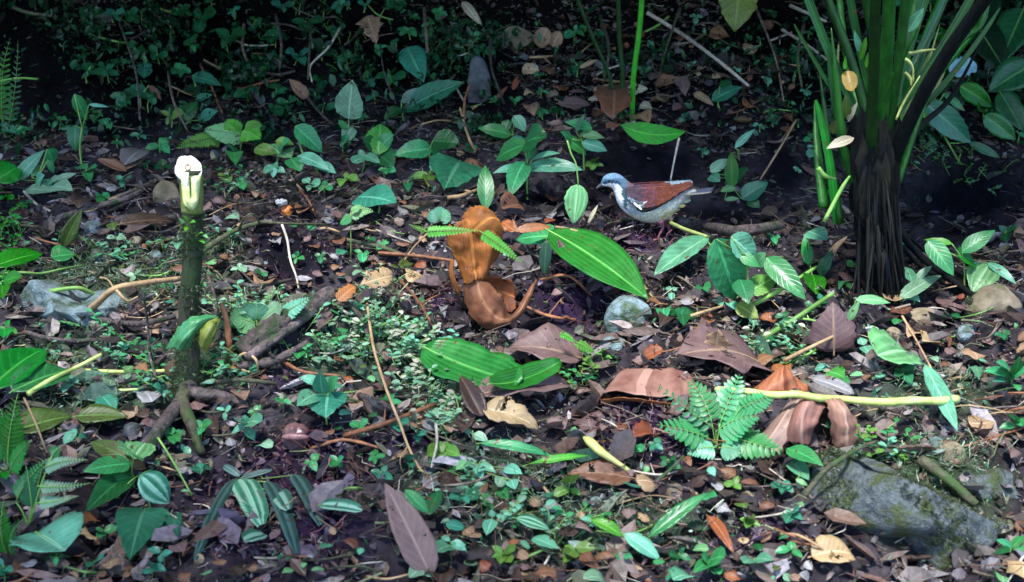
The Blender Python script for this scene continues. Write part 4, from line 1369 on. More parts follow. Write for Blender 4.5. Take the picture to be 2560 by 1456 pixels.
    for k in range(34):
        a = R.uniform(-1, 1); top = R.uniform(380, 620)
        P = [at(2190 + a * 48, top, D - .055 * (1 - a * a) ** .5), at(2193 + a * 52 + R.uniform(-10, 10), (top + 700) / 2, D - .075 * (1 - a * a) ** .5 - .004), hit(2195 + a * 72 + R.uniform(-12, 12), R.uniform(725, 780), -.005)]
        v, f, uv = tube(P, [R.uniform(1, 4) * px, R.uniform(2, 5) * px, R.uniform(1.5, 3) * px], 6, rough=.12, n=6, seed=k)
        mk("fibre_root", v, f, K['black' if k % 4 else 'rot2'], o, None, uv)
    for k in range(30):
        a = R.uniform(-1, 1); b = R.uniform(400, 640)
        A = at(2190 + a * 46, b, D - .05 * (1 - a * a) ** .5); B = at(2188 + a * 62, b - R.uniform(90, 200), D - .066 * (1 - a * a) ** .5)
        v, f, uv = leafgeo(A, B, R.uniform(26, 48) * px, facing(A, .1, a * .5), 'lance', .3, .03, 8, 2, .05, .12, k)
        mk("dead_sheath", v, f, K['rot2' if k % 3 == 0 else 'black'], o, None, uv)
    for pts, r in (([(2245, 575, .10), (2300, 640, .04), (2380, 700, .03), (2495, 785, .0)], 9), ([(2240, 600, .10), (2285, 650, .03), (2350, 700, .02), (2420, 745, .0)], 6), ([(2235, 560, .12), (2310, 625, .05), (2400, 690, .03), (2470, 740, .0)], 5)):
        v, f, uv = tube([hit(*p) for p in pts], [r * px, r * px, r * px * .9, r * px * .7], 8, rough=.05, n=6)
        mk("prop_root", v, f, K['black'], o, None, uv)


clump()


# ------------------------------------------------------------------ stones, wood
MOSSC = 1
rock("rock", "pale bluish slab of layered rock", 185, 792, 200, 74, 'rock', 'rock', 5, .5, 21, .0, .6, 300, cut=.42, lift=.020, own='the pale slab rock', tiltv=(.1, .25))
rock("rock", "rounded grey stone under the leaf tip", 1575, 800, 58, 60, 'rock', 'stone', 4, .7, 5, .6, .8, own='the round grey stone')
rock("rock", "small mint-grey flat stone", 1535, 862, 42, 24, 'rock', 'stone', 3, .5, 8)
rock("rock", "large dark boulder with moss on its upper edges", 2275, 1290, 330, 175, 'rockm', 'boulder', 5, .55, 31, .0, .75, 12000, cut=.40, own='the mossy boulder', tiltv=(.35, .1))
rock("rock", "small pale blue stone", 2108, 1262, 30, 24, 'rock', 'stone', 3, .6, 13)
rock("rock", "tan lichened stone against the trunk", 415, 488, 38, 40, 'rockt', 'stone', 4, .8, 16, .2, .7, own=None)
rock("rock", "brown earthy lump of rock", 2500, 750, 75, 48, 'rockt', 'rock', 4, .6, 18, .5, .8, 1500)
rock("rock", "mossy grey stone at the frame's edge", 2500, 1215, 90, 55, 'rockm', 'rock', 4, .4, 19, .1, .8, 3000)
rock("rock", "brown cobble half sunk in litter", 2310, 795, 50, 26, 'rockt', 'stone', 3, .6, 23)
rock("rock", "dull blue pebble in dark earth", 325, 1080, 32, 24, 'rockd', 'stone', 3, .7, 27)
rock("rock", "dark wet bank stone", 1195, 215, 38, 85, 'rockd', 'rock', 4, .8, 33, .2, .6)
rock("rock", "tawny brown lump of earth and rock", 1290, 100, 60, 35, 'rockt', 'rock', 4, .7, 41, .3, .6)
for i, (cx, cy, r, mt) in enumerate([(390, 640, 18, 'rock'), (340, 600, 20, 'rockt'), (90, 600, 16, 'rockt'), (230, 570, 24, 'rock'), (300, 690, 20, 'rock'), (225, 700, 22, 'rock'),
                                     (660, 660, 12, 'rock'), (250, 640, 30, 'rockm'), (2180, 830, 20, 'white'), (2235, 835, 22, 'rockt'), (1815, 800, 16, 'rockt'), (1560, 1245, 22, 'rockt'),
                                     (1490, 1255, 18, 'rock'), (1690, 1230, 26, 'rockt'), (2420, 830, 30, 'rock'), (1380, 235, 16, 'rockt'), (1330, 170, 18, 'white'), (1790, 960, 14, 'rock'),
                                     (1090, 870, 12, 'rock'), (2050, 1215, 14, 'rockt'), (560, 1010, 14, 'rock'), (1340, 270, 12, 'rockt'), (1870, 1240, 16, 'rockt'), (2380, 1130, 40, 'rockt'),
                                     (330, 985, 16, 'rock'), (1750, 1275, 14, 'rock')]):
    rock("stone", {'rock': 'small blue-grey stone', 'rockt': 'small tan stone', 'rockm': 'small mossy stone', 'white': 'small whitish stone'}[mt], cx, cy, r, r * .75, mt if mt != 'white' else 'rockw' if 'rockw' in K else 'rock', 'stone', 3, .5, 50 + i, .5, group='small stones in the litter')


def log_():
    A = hit(608, 885, .035); B = hit(832, 735, .035)
    px = ptpx(A)
    o = thing("rotten_log", A, "decaying grey-brown log lying diagonally beyond the dark humus, bark split along its length", "log")
    X = nrm(B - A)
    v, f, uv = tube([A, A * .6 + B * .4 + [0, 0, .008], B], [34 * px, 33 * px, 25 * px], 16, rough=.11, n=12, seed=3)
    mk("wood", v, f, K['rot'], o, None, uv)
    for off, r, a, b in ((np.array([.004, -.030, -.004]), 12, 0.05, .8), (np.array([0, .006, .022]), 7, .0, .95), (np.array([.0, -.022, .014]), 5, .1, .7)):
        P = [A + (B - A) * t + off * (1.0 - .3 * t) for t in np.linspace(a, b, 5)]
        v, f, uv = tube(P, [r * px] * 5, 8, rough=.1, n=5, seed=int(r))
        mk("bark_ridge", v, f, K['rot'], o, None, uv)


log_()
S_ = stick
S_("branch", "peeled pale branch leaning up from the stump", [(505, 628, .05), (560, 592, .05), (600, 572, .05), (655, 555, .04)], 8, 'mossbark', 'branch', side=([(598, 572, .05), (612, 545, .09), (628, 535, .10), (643, 545, .08), (648, 558, .04)],))
S_("branch", "thin mossy branch running level", [(655, 556, .04), (730, 560, .04), (825, 562, .02)], 4, 'mossbark', 'branch')
S_("branch", "smooth brown branch ending against the trunk", [(225, 775, .03), (245, 757, .05), (288, 722, .06), (357, 708, .05), (452, 697, .05)], 9, 'tanwood', 'branch', side=([(288, 722, .06), (318, 752, .03), (345, 742, .03)],))
S_("vine", "mossy green crooked vine", [(125, 718), (165, 702), (213, 690), (299, 676), (345, 676), (398, 670)], 5, 'mossbark', 'vine')
S_("vine", "pale green runner along the ground", [(-10, 684, .03), (60, 682, .03), (103, 684, .03), (160, 672, .03), (212, 664, .02)], 4, 'greenstem', 'vine')
S_("branch", "light green arched stem end", [(88, 735, .03), (140, 726, .04), (192, 720, .05), (220, 728, .04), (250, 745, .01)], 6, 'greenstem', 'stem')
S_("root", "dark brown buried root", [(290, 552, .02), (330, 546, .03), (380, 552, .03), (440, 542, .02)], 12, 'rot', 'root')
S_("twig", "bent tan twig", [(250, 694), (270, 700), (285, 722)], 3, 'tanwood', 'twig')
S_("root", "slack pale hanging rootlet", [(705, 562, .06), (718, 600, .05), (726, 650, .04), (740, 690, .02), (747, 722, .0)], 3.4, 'palewood', 'root')
S_("stick", "bright pale green cut stick end up", [(70, 985, .03), (130, 948, .04), (189, 920, .05), (254, 886, .07)], 7, 'limestem', 'stick')
S_("stick", "yellow-green stick lying flat", [(200, 927), (300, 930), (412, 928)], 6, 'limestem', 'stick')
S_("stick", "short yellow-green stick piece", [(248, 975), (300, 976), (345, 974)], 4.5, 'limestem', 'stick')
S_("stick", "dead dark upright twig with pale tip", [(380, 935, .0), (374, 880, .05), (368, 800, .11), (358, 735, .16)], 4, 'rot', 'twig', depth=None)
S_("branch", "snapped dark red-brown dead stem", [(580, 905, .0), (574, 860, .04), (566, 800, .08), (552, 758, .11)], 9, 'redwood', 'stem')
S_("twig", "looped tan root bent into a box", [(590, 900, .02), (612, 884, .05), (640, 900, .05), (640, 930, .02), (606, 925, .02), (590, 905, .02)], 4, 'tanwood', 'root')
S_("stick", "rusty brown straight stick", [(945, 633, .02), (1040, 640, .03), (1132, 652, .03)], 5.5, 'redwood', 'stick')
S_("twig", "slim pale twig leaning", [(1000, 668, .0), (1035, 618, .05), (1075, 578, .09)], 3, 'tanwood', 'twig')
S_("twig", "thin pale twig", [(940, 575, .02), (985, 592, .02), (1030, 608, .02)], 2.5, 'palewood', 'twig')
S_("twig", "wavy tan rootlet above the leaf's edge", [(1388, 568, .08), (1440, 578, .09), (1500, 602, .08), (1545, 640, .07), (1590, 690, .05), (1640, 755, .01)], 4, 'tanwood', 'root')
S_("vine", "long thin pale vine stem hanging forward", [(918, 760, .04), (930, 850, .05), (945, 910, .05), (972, 990, .05), (1000, 1060, .05), (1020, 1115, .04), (1045, 1165, .02), (1082, 1212, .0)], 3.6, 'tanwood', 'vine', side=([(1020, 1115, .04), (1000, 1150, .04), (1010, 1190, .01)],), own='the long vine stem')
S_("twig", "pale forked twig upright", [(1090, 1060, .05), (1092, 1110, .04), (1078, 1170, .02)], 4, 'palewood', 'twig')
S_("stick", "long yellow-green smooth stick lying across brown leaves", [(1790, 974, .05), (1850, 977, .07), (1930, 988, .08), (1990, 986, .08), (2050, 996, .075), (2110, 999, .06), (2200, 1006, .06), (2280, 1002, .05), (2340, 1003, .04), (2393, 998, .04)], 8, 'limestem', 'stick', rough=.05, own='the yellow-green stick', taper=1.25)
S_("stick", "yellowish stem piece", [(1880, 765, .02), (1965, 716, .03), (2042, 668, .04)], 6, 'greenstem', 'stick')
S_("stick", "straight green stem piece", [(1903, 848, .02), (1990, 796, .03), (2084, 733, .05)], 8, 'greenstem', 'stick', rough=.03)
S_("stick", "dull brown stick", [(1960, 902, .03), (2020, 872, .04), (2082, 842, .05)], 6, 'tanwood', 'stick')
S_("stick", "tan peeled root", [(1712, 795, .02), (1760, 780, .03), (1810, 765, .02)], 5, 'tanwood', 'root')
S_("root", "thick dark grey root lying behind the bird's tail", [(1690, 556, .03), (1760, 566, .035), (1850, 578, .035), (1955, 562, .03)], 17, 'rot', 'root', rough=.14)
S_("stick", "long pale stick leaning down the bank", [(1618, 32, .05), (1690, 76, .06), (1760, 125, .06), (1820, 172, .05), (1872, 216, .03)], 5, 'palewood', 'stick', own='the long pale stick')
S_("stick", "pale twig slanting on the dark bank", [(1955, 75, .05), (2010, 108, .05), (2076, 156, .05)], 4, 'palewood', 'twig')
S_("stick", "short pale green twig near the frame top", [(1975, 14, .05), (2020, 34, .05), (2066, 54, .05)], 4.5, 'palewood', 'twig')
S_("twig", "thin white hanging twig", [(1698, 345, .12), (1688, 390, .07), (1676, 452, .01)], 3, 'palewood', 'twig')
S_("twig", "tall thin bare twig leaning", [(1990, 300, .10), (1950, 370, .05), (1900, 450, .01)], 3, 'tanwood', 'twig')
S_("stem", "pale green broken stem ending in a folded leaf", [(1672, 556, .04), (1715, 575, .04), (1768, 592, .04)], 5.5, 'limestem', 'stem')
S_("twig", "crooked bank twig", [(850, 70, .05), (820, 120, .05), (776, 165, .04), (780, 205, .03)], 3, 'palewood', 'twig')
S_("twig", "leaning reddish bank stem", [(770, 246, .05), (800, 282, .03), (835, 315, .01)], 4, 'rot', 'twig')
S_("twig", "thin red-brown bank twig", [(500, 160, .05), (530, 220, .04), (556, 285, .01)], 3, 'redwood', 'twig')
S_("twig", "green shoot crossing the left edge", [(-10, 206, .12), (45, 196, .12), (95, 198, .10)], 3.5, 'greenstem', 'twig')
S_("twig", "mossy stick on the dark bank", [(35, 20, .06), (70, 32, .06), (130, 40, .05)], 5, 'mossbark', 'stick')
S_("twig", "grey stick across the litter", [(270, 500, .02), (330, 478, .02), (400, 446, .02)], 5, 'bark', 'stick')
S_("twig", "dark root running up to the trunk", [(150, 545, .02), (230, 520, .02), (330, 490, .02), (380, 455, .01)], 9, 'rot', 'root')
S_("twig", "grey root behind the trunk's foot", [(60, 478, .02), (90, 510, .02), (125, 528, .01)], 4, 'palewood', 'twig')
S_("root", "mossy root at the boulder's top edge", [(2010, 1240, .03), (2060, 1180, .06), (2100, 1150, .08), (2150, 1120, .06), (2190, 1105, .03)], 8, 'mossbark', 'root')
S_("root", "moss-covered root lying beside the boulder", [(2300, 1150, .02), (2370, 1200, .03), (2440, 1262, .02)], 16, 'mossbark', 'root')
S_("twig", "thin stem standing over the fern", [(60, 995, .06), (90, 1060, .05), (115, 1128, .02)], 3, 'tanwood', 'twig')
S_("twig", "thin grey-green runner over dark soil", [(395, 1095, .05), (430, 1150, .04), (480, 1240, .01)], 3, 'greenstem', 'twig')
S_("twig", "wiry stem near the lime leaf", [(2255, 790, .03), (2290, 850, .03), (2330, 925, .02)], 3, 'tanwood', 'twig')
S_("twig", "brown slanting twig", [(1640, 1205, .04), (1680, 1170, .05), (1710, 1140, .05)], 5, 'rot', 'twig')
S_("twig", "tan rootlet above the brown leaves", [(1140, 470, .02), (1180, 480, .02), (1200, 465, .02)], 4, 'tanwood', 'twig')
S_("twig", "curved tan stem piece", [(1120, 495, .02), (1160, 488, .03), (1225, 462, .02)], 6, 'tanwood', 'twig')
S_("vine", "climbing vine on the shaded bank", [(1160, 300, .04), (1162, 250, .06), (1175, 210, .07)], 3.5, 'redwood', 'vine')
S_("vine", "thin bank vine beside the seedlings", [(1188, 380, .02), (1172, 345, .05), (1158, 300, .06), (1150, 270, .06)], 4, 'tanwood', 'vine')


# ------------------------------------------------------------------ slim stems with a drooping blade
def slim_stems():
    G = hit(1580, 312)
    D = G[1]; px = ptpx(G)
    o = thing("reed_plant", G, "three slim tall green stems with one drooping lime blade at their foot, beyond the pigeon", "plant")
    for pts, r, mt in (([(1580, 318), (1583, 200), (1598, 80), (1606, -20)], 7, 'lush'), ([(1553, 312), (1556, 200), (1548, 80), (1545, -20)], 6, 'darkstem'), ([(1548, 308), (1525, 195), (1480, 90), (1436, -20)], 5, 'darkstem')):
        v, f, uv = tube([at(p[0], p[1], D - .02 * i) for i, p in enumerate(pts)], [r * px] * 4, 8, n=6)
        mk("stem", v, f, K[mt], o, None, uv)
    D2 = hit(1640, 362, .01)[1] - .03
    A = at(1553, 314, D2); B = at(1714, 330, D2 - .01)
    v, f, uv = leafgeo(A, B, 52 * ptpx(A), facing(A, .15), 'lance', .2, .06, 14, 3, .03, .03, 5, .6, side=-.10)
    mk("leaf", v, f, M['pure2'], o, None, uv)


slim_stems()
K['podm'] = barkmat('pod_yellow', (.42, .40, .10), (.55, .56, .22), rough=.4, bump=.3, scale=30)
K['orangef'] = barkmat('fruit_orange', (.35, .08, .02), (.75, .24, .04), rough=.3, bump=.3, scale=60)
K['seedm'] = barkmat('seed_glossy', (.10, .04, .05), (.25, .13, .12), rough=.12, bump=.25, scale=60)
M['red2'] = leafmat('leaf_red_brown_ribbed', (.33, .17, .125), dark=(.17, .07, .05), vein=(.40, .24, .18), rough=.6, par=5, vs=.3, trans=.15, spot=.3, spotc=(.1, .03, .02), hole=.34)
M['mauve2'] = leafmat('leaf_mauve_ribbed', (.34, .23, .185), dark=(.18, .10, .08), vein=(.42, .30, .24), rough=.5, par=4, vs=.25, trans=.12, spot=.32, spotc=(.1, .05, .04), hole=.34)
M['orange2'] = leafmat('leaf_orange_ribbed', (.56, .24, .11), dark=(.36, .12, .05), vein=(.22, .06, .02), rough=.6, par=6, vs=.5, trans=.2)
M['mid2'] = leafmat('leaf_green_bowed', (.06, .27, .09), vein=(.12, .36, .16), rough=.33, par=5, vs=.3, trans=.25)
M['decay'] = leafmat('leaf_decayed_yellow', (.24, .28, .04), dark=(.10, .12, .02), vein=(.3, .3, .08), rough=.45, par=4, vs=.3, trans=.25, spot=.4, spotc=(.05, .05, .01))
M['mint2'] = leafmat('leaf_pale_mint', (.24, .46, .28), vein=(.4, .6, .42), rough=.34, trans=.3)
M['cream2'] = leafmat('leaf_creamy_white', (.55, .56, .42), vein=(.6, .6, .5), rough=.4, trans=.3)
M['olive2'] = leafmat('leaf_olive_light', (.13, .30, .045), vein=(.2, .4, .1), rough=.38, trans=.3)
M['lime2'] = leafmat('leaf_lime_mid', (.08, .36, .06), vein=(.16, .5, .14), rough=.36, trans=.3)
M['grey2'] = leafmat('leaf_grey_green', (.14, .24, .17), rough=.4, trans=.2)
M['dstrap'] = leafmat('leaf_strap_dull', (.03, .10, .085), vein=(.10, .2, .18), rough=.45, par=2, vs=.8)

# ------------------------------------------------------------------ large single leaves
GL = ground_leaf
GL('green_leaf', "big glossy green parallel-veined leaf", 1375, 578, 1620, 748, 82, 'glossy', 'lance', .09, .04, t=.55, arch=.05, own='the big glossy green leaf', veins=.0, fold=.2, wave=.02, rag=0, stalk=20, nl=20, nw=5)
GL('green_leaf', "short green leaf half under the glossy one", 1395, 590, 1290, 600, 42, 'mid', 'ovate', .07, .05, t=.5, fold=.2)
GL('green_leaf', "dark blue-green upright leaf", 1366, 600, 1360, 692, 32, 'dark', 'lance', .12, .06, t=.2, dd=-.01)
GL('dead_leaf', "curled dark brown leaf strip", 1395, 598, 1430, 672, 22, 'umber', 'lance', .10, .05, t=.2, twist=1.2)
GL('green_leaf', "broad folded green leaf with upturned tip", 1062, 868, 1300, 955, 92, 'glossy', 'oblong', .05, .05, t=.55, own='the broad folded green leaf', fold=.15, arch=-.03, wave=.05, nl=18, nw=5)
GL('green_leaf', "narrow upturned green leaf tip", 1225, 958, 1402, 902, 44, 'glossy', 'oblong', .055, .07, t=.45, fold=.35, arch=-.10, nl=14, nw=4)
GL('green_leaf', "light green long leaf hanging from a thin stem", 1445, 462, 1434, 562, 58, 'light', 'ovate', .13, .04, t=.12, dd=-.01, own='the light hanging leaf', fold=.3, nl=16, nw=4)
S_("stem", "thin wavy stem holding the light hanging leaf", [(1418, 352, .04), (1428, 385, .08), (1440, 412, .10), (1446, 464, .13)], 2.5, 'greenstem', 'stem', depth=float(hit(1445, 462, .13)[1]))
GL('green_leaf', "pale cyan-green bent leaf", 1770, 592, 1634, 690, 42, 'mint', 'lance', .035, .05, t=.6, own='the pale bent leaf', fold=.35, arch=.05, nl=14)
GL('dead_leaf', "pinkish-brown pointed leaf", 1455, 895, 1270, 870, 88, 'mauve', 'ovate', .02, .03, t=.7, own='the pinkish-brown leaf', fold=.3, arch=.12, wave=.06)
GL('dead_leaf', "mauve-brown curled leaf edge", 1195, 985, 1422, 958, 50, 'mauve', 'oblong', .03, .03, t=.6, fold=.4, wave=.1)
GL('dead_leaf', "dark maroon folded leaf point", 1150, 940, 1205, 1040, 40, 'umber', 'drop', .04, .03, t=.4, fold=.5)
GL('dead_leaf', "tan veined leaf turned on edge", 1205, 1020, 1345, 1072, 62, 'tan', 'ovate', .03, .02, t=.55, fold=.35, arch=.14, veins=.5, rag=.10, wave=.08)
GL('dead_leaf', "grey-brown torn leaf", 1900, 905, 1690, 890, 82, 'mauve', 'ovate', .02, .03, t=.6, fold=.2, wave=.08, rag=.16, own='the torn brown leaf', arch=.12)
GL('dead_leaf', "tan scrap of torn leaf", 1790, 875, 1795, 825, 62, 'tan', 'ovate', .03, .07, t=.4, rag=.2, wave=.1, dd=-.01)
GL('dead_leaf', "grey-brown tent-shaped leaf", 2085, 880, 2082, 755, 118, 'mauve', 'heart', .02, .1, t=.25, dd=.02, fold=-.25, wave=.04, rag=.08)
GL('dead_leaf', "brown leaf side lying low", 2120, 850, 2000, 858, 60, 'umber', 'ovate', .02, .02, t=.7)
GL('dead_leaf', "orange-brown scrap", 1610, 893, 1656, 872, 30, 'orange', 'oblong', .03, .04, t=.5, rag=.15)
GL('dead_leaf', "brown lens-shaped leaf", 1580, 1195, 1418, 1185, 60, 'brown', 'ovate', .02, .02, t=.5, arch=.1, fold=.25, veins=.6)
GL('dead_leaf', "long mauve-brown pointed leaf blade standing up", 1078, 1440, 962, 1208, 88, 'mauve', 'ovate', .02, .10, t=.35, own='the mauve pointed leaf', dd=.06, fold=.35, nl=18, nw=4, rag=.02)
GL('dead_leaf', "pale tan leaf with a raised rim", 2030, 1390, 2130, 1385, 60, 'tan', 'oblong', .02, .02, t=.6, arch=.15)
GL('green_leaf', "narrow pale green leaf passing under the stick", 2312, 912, 2394, 1078, 34, 'mint', 'lance', .06, .02, t=.5, own='the narrow crossing leaf', arch=.03, fold=.3)
GL('green_leaf', "small squarish lime leaf with a dark hole", 2196, 888, 2266, 876, 50, 'light', 'oblong', .05, .04, t=.35, own='the small lime leaf', rag=.06)
GL('green_leaf', "drooping yellowing leaf entering from the frame top", 1852, -45, 1836, 80, 92, 'yel', 'ovate', .30, .2, t=.05, dd=-.04, own='the yellowing top leaf', nl=16, nw=4, fold=.15, veins=.6)
GL('dead_leaf', "cream curled leaf at the frame top", 1155, 5, 1206, 66, 22, 'cream', 'lance', .08, .06, t=.1, arch=.2)
GL('dead_leaf', "tan ragged leaf hanging on the bank", 918, 40, 942, 108, 36, 'tan', 'ovate', .08, .06, t=.1, rag=.25, wave=.1)
GL('green_leaf', "dark green elliptical leaf hanging on the bank", 1018, 118, 1060, 206, 44, 'teal', 'ovate', .08, .06, t=.1, own='the dark hanging leaf')
GL('dead_leaf', "round tan leaf, the bigger of a pair", 1347, 118, 1368, 70, 44, 'tan', 'round', .03, .05, t=.2, dd=-.01, veins=.7)
GL('dead_leaf', "round tan leaf, the smaller of a pair", 1380, 118, 1400, 80, 36, 'tan', 'round', .03, .05, t=.2, dd=-.01, veins=.6)
GL('pale_leaf', "pale blue-white folded leaf beside the clump", 2372, 176, 2442, 162, 46, 'blue', 'oblong', .15, .15, t=.3, own='the pale blue leaf', rag=.12, dd=0)
GL('dead_leaf', "brown oval leaf on the dark bank", 770, 246, 722, 198, 32, 'brown', 'ovate', .05, .06, t=.2, dd=0)
GL('dead_leaf', "two-pronged brown leaf", 318, 428, 243, 398, 24, 'brown', 'lance', .02, .03, t=.5)
GL('dead_leaf', "slim tan leaf prong", 312, 425, 358, 398, 14, 'tan', 'lance', .02, .03, t=.5)
GL('green_leaf', "grey-green leaf on its side", 312, 412, 360, 376, 22, 'grey', 'lance', .02, .03, t=.5)
GL('green_leaf', "tall dark green leaf standing alone", 156, 620, 204, 524, 34, 'olive', 'lance', .02, .10, t=.15, dd=-.01)
GL('green_leaf', "flat mid-green leaf", 128, 642, 188, 636, 40, 'mid', 'ovate', .04, .03, t=.6)
GL('dead_leaf', "brown leaf slab beside the trunk foot", 300, 560, 430, 552, 26, 'umber', 'oblong', .04, .04, t=.6)
GL('pod', "plump yellow-green tapering seed pod", 1457, 1095, 1575, 1178, 20, 'yel', 'oblong', .05, .03, own='the yellow pod', t=.5, fold=-.5) if False else None
GL('green_leaf', "yellow-green wavy leaf strip", 1316, 1162, 1474, 1140, 18, 'lime', 'lance', .04, .04, t=.5, wave=.2, fold=.3, twist=.8)
GL('green_leaf', "arched mid-green leaf strip", 1200, 1108, 1384, 1142, 26, 'mid', 'lance', .04, .02, t=.5, arch=.08)
GL('dead_leaf', "brown leaf arching out of the soil", 1770, 1290, 1835, 1385, 22, 'orange', 'lance', .03, .02, t=.4, arch=.12)
GL('green_leaf', "long green leaf leaning at the lower edge", 1620, 1345, 1770, 1232, 34, 'mid', 'lance', .02, .06, t=.45, fold=.3)
GL('green_leaf', "lime green bent leaf", 1478, 1300, 1560, 1345, 30, 'lime', 'lance', .04, .03, t=.5, arch=.15)
GL('green_leaf', "pale green broad leaf at the lower edge", 1560, 1335, 1650, 1400, 40, 'mint', 'lance', .04, .02, t=.6)
GL('green_leaf', "pale striped leaf in the herb mat", 1290, 1295, 1375, 1325, 30, 'minst', 'lance', .04, .03, t=.6)
GL('green_leaf', "mint leaf strip low at the front", 1330, 1345, 1395, 1372, 24, 'mint', 'lance', .03, .03, t=.6)
GL('green_leaf', "V-shaped green leaf, its near half", 1012, 1225, 1072, 1285, 34, 'mid', 'lance', .04, .03, t=.5)
GL('green_leaf', "V-shaped green leaf, its far half", 1072, 1288, 1100, 1225, 24, 'deep', 'lance', .03, .04, t=.5)
GL('green_leaf', "small oval teal leaf", 1115, 1312, 1160, 1320, 24, 'teal', 'oblong', .04, .04, t=.6)
GL('green_leaf', "oval striped leaf lying on dark soil", 800, 1262, 906, 1276, 26, 'strap', 'oblong', .03, .03, t=.6)
GL('green_leaf', "short striped leaf piece", 610, 1350, 662, 1335, 22, 'strap', 'oblong', .03, .03, t=.6)
GL('green_leaf', "long dark olive leaf lying flat", 190, 1040, 320, 1042, 46, 'olive', 'ovate', .03, .03, t=.6, fold=.2)
GL('green_leaf', "broad dull grey-green leaf", 40, 1075, 180, 1040, 60, 'olive', 'ovate', .03, .03, t=.7)
GL('green_leaf', "small teal arrow leaf", 255, 990, 288, 1030, 36, 'teal', 'ovate', .04, .03, t=.6)
GL('green_leaf', "large vivid green leaf at the left edge", -30, 975, 112, 872, 52, 'pure', 'ovate', .05, .06, t=.6, fold=.25)
GL('green_leaf', "mint-edged green leaf under the pale stick", 30, 978, 175, 925, 50, 'mid', 'lance', .04, .04, t=.6)
GL('green_leaf', "vivid green low leaf at the left edge", -20, 668, 108, 634, 36, 'pure', 'lance', .05, .05, t=.6)
GL('green_leaf', "vivid green round leaf at the left edge", -12, 452, 44, 418, 56, 'pure', 'oblong', .05, .06, t=.4)
GL('green_leaf', "pale cupped leaf at the lower left", 92, 1330, 162, 1375, 62, 'mint', 'round', .04, .03, t=.6, fold=.4)
GL('green_leaf', "pointed mint leaf tip", 160, 1110, 192, 1072, 20, 'mint', 'lance', .05, .07, t=.4)
GL('dead_leaf', "tan-pink crumpled leaf scrap", 905, 712, 982, 690, 30, 'tan', 'oblong', .05, .06, t=.4, rag=.3, wave=.2)
GL('dead_leaf', "pale pink folded leaf scrap", 845, 752, 888, 715, 28, 'orange', 'oblong', .05, .05, t=.4, rag=.2)
GL('dead_leaf', "small cream leaf shard", 1470, 560, 1495, 512, 10, 'cream', 'lance', .03, .06, t=.3, dd=0)
GL('dead_leaf', "brown dried cup-shaped leaf", 1255, 520, 1300, 510, 36, 'brown', 'round', .03, .03, t=.3, fold=.5)
GL('dead_leaf', "brown leaf between green seedlings", 1185, 470, 1175, 395, 40, 'brown', 'lance', .01, .02, t=.5)
GL('dead_leaf', "reddish-brown leaf at a vine's foot", 1150, 478, 1196, 425, 30, 'mauve', 'lance', .02, .02, t=.5)
GL('dead_leaf', "rusty leaf rim over the green leaf", 1285, 578, 1380, 568, 22, 'red', 'lance', .09, .09, t=.4)
GL('dead_leaf', "orange torn strip", 1255, 555, 1288, 580, 20, 'orange', 'oblong', .06, .05, t=.4, wave=.3)
for a in [(1490, 248, 1532, 214, 36, 'tan', 0), (1535, 292, 1536, 215, 30, 'brown', 1), (1566, 226, 1620, 222, 24, 'cream', 2), (1588, 288, 1622, 308, 20, 'tan', 3), (1395, 258, 1478, 262, 26, 'mauve', 4),
          (1305, 172, 1348, 176, 28, 'tan', 5), (1470, 250, 1515, 244, 10, 'cream', 6), (1735, 232, 1784, 264, 16, 'tan', 7), (1325, 262, 1335, 290, 14, 'tan', 8), (1700, 190, 1715, 240, 18, 'mauve', 9),
          (1640, 205, 1700, 200, 24, 'brown', 10), (1600, 262, 1630, 270, 16, 'cream', 11), (1775, 78, 1822, 92, 26, 'brown', 12), (1450, 170, 1495, 150, 10, 'tan', 13), (1240, 250, 1270, 215, 9, 'red', 14), (1283, 225, 1296, 190, 12, 'red', 15)]:
    GL('dead_leaf', {'tan': 'small tan dead leaf', 'brown': 'small brown dead leaf', 'cream': 'small whitish dead leaf', 'mauve': 'small grey-brown dead leaf', 'red': 'small crimson dead leaf'}[a[5]] + ' on the bank', a[0], a[1], a[2], a[3], a[4] * 1.05, a[5], 'ovate', .03, .04, t=.3, rag=.1, wave=.08, group='dead leaves on the bank')


def pod():
    G = hit(1515, 1140, .03)
    P = [hit(1460, 1094, .04), hit(1474, 1104, .045), hit(1500, 1128, .045), hit(1535, 1152, .035), hit(1574, 1178, .02)]
    px = ptpx(G)
    o = thing("seed_pod", G, "plump yellow seed pod tapering to a thin stalk on dark humus", "seed pod")
    v, f, uv = tube(P, [5 * px, 14 * px, 13 * px, 8 * px, 6 * px], 12, n=6, rough=.02, flat=.8)
    mk("pod", v, f, K['podm'], o, None, uv)
    v, f, uv = tube([P[-1], P[-1] + np.array([.008, -.004, -.002])], [5 * px, 4 * px], 8, n=2)
    mk("stalk_end", v, f, K['redwood'], o, None, uv)


pod()


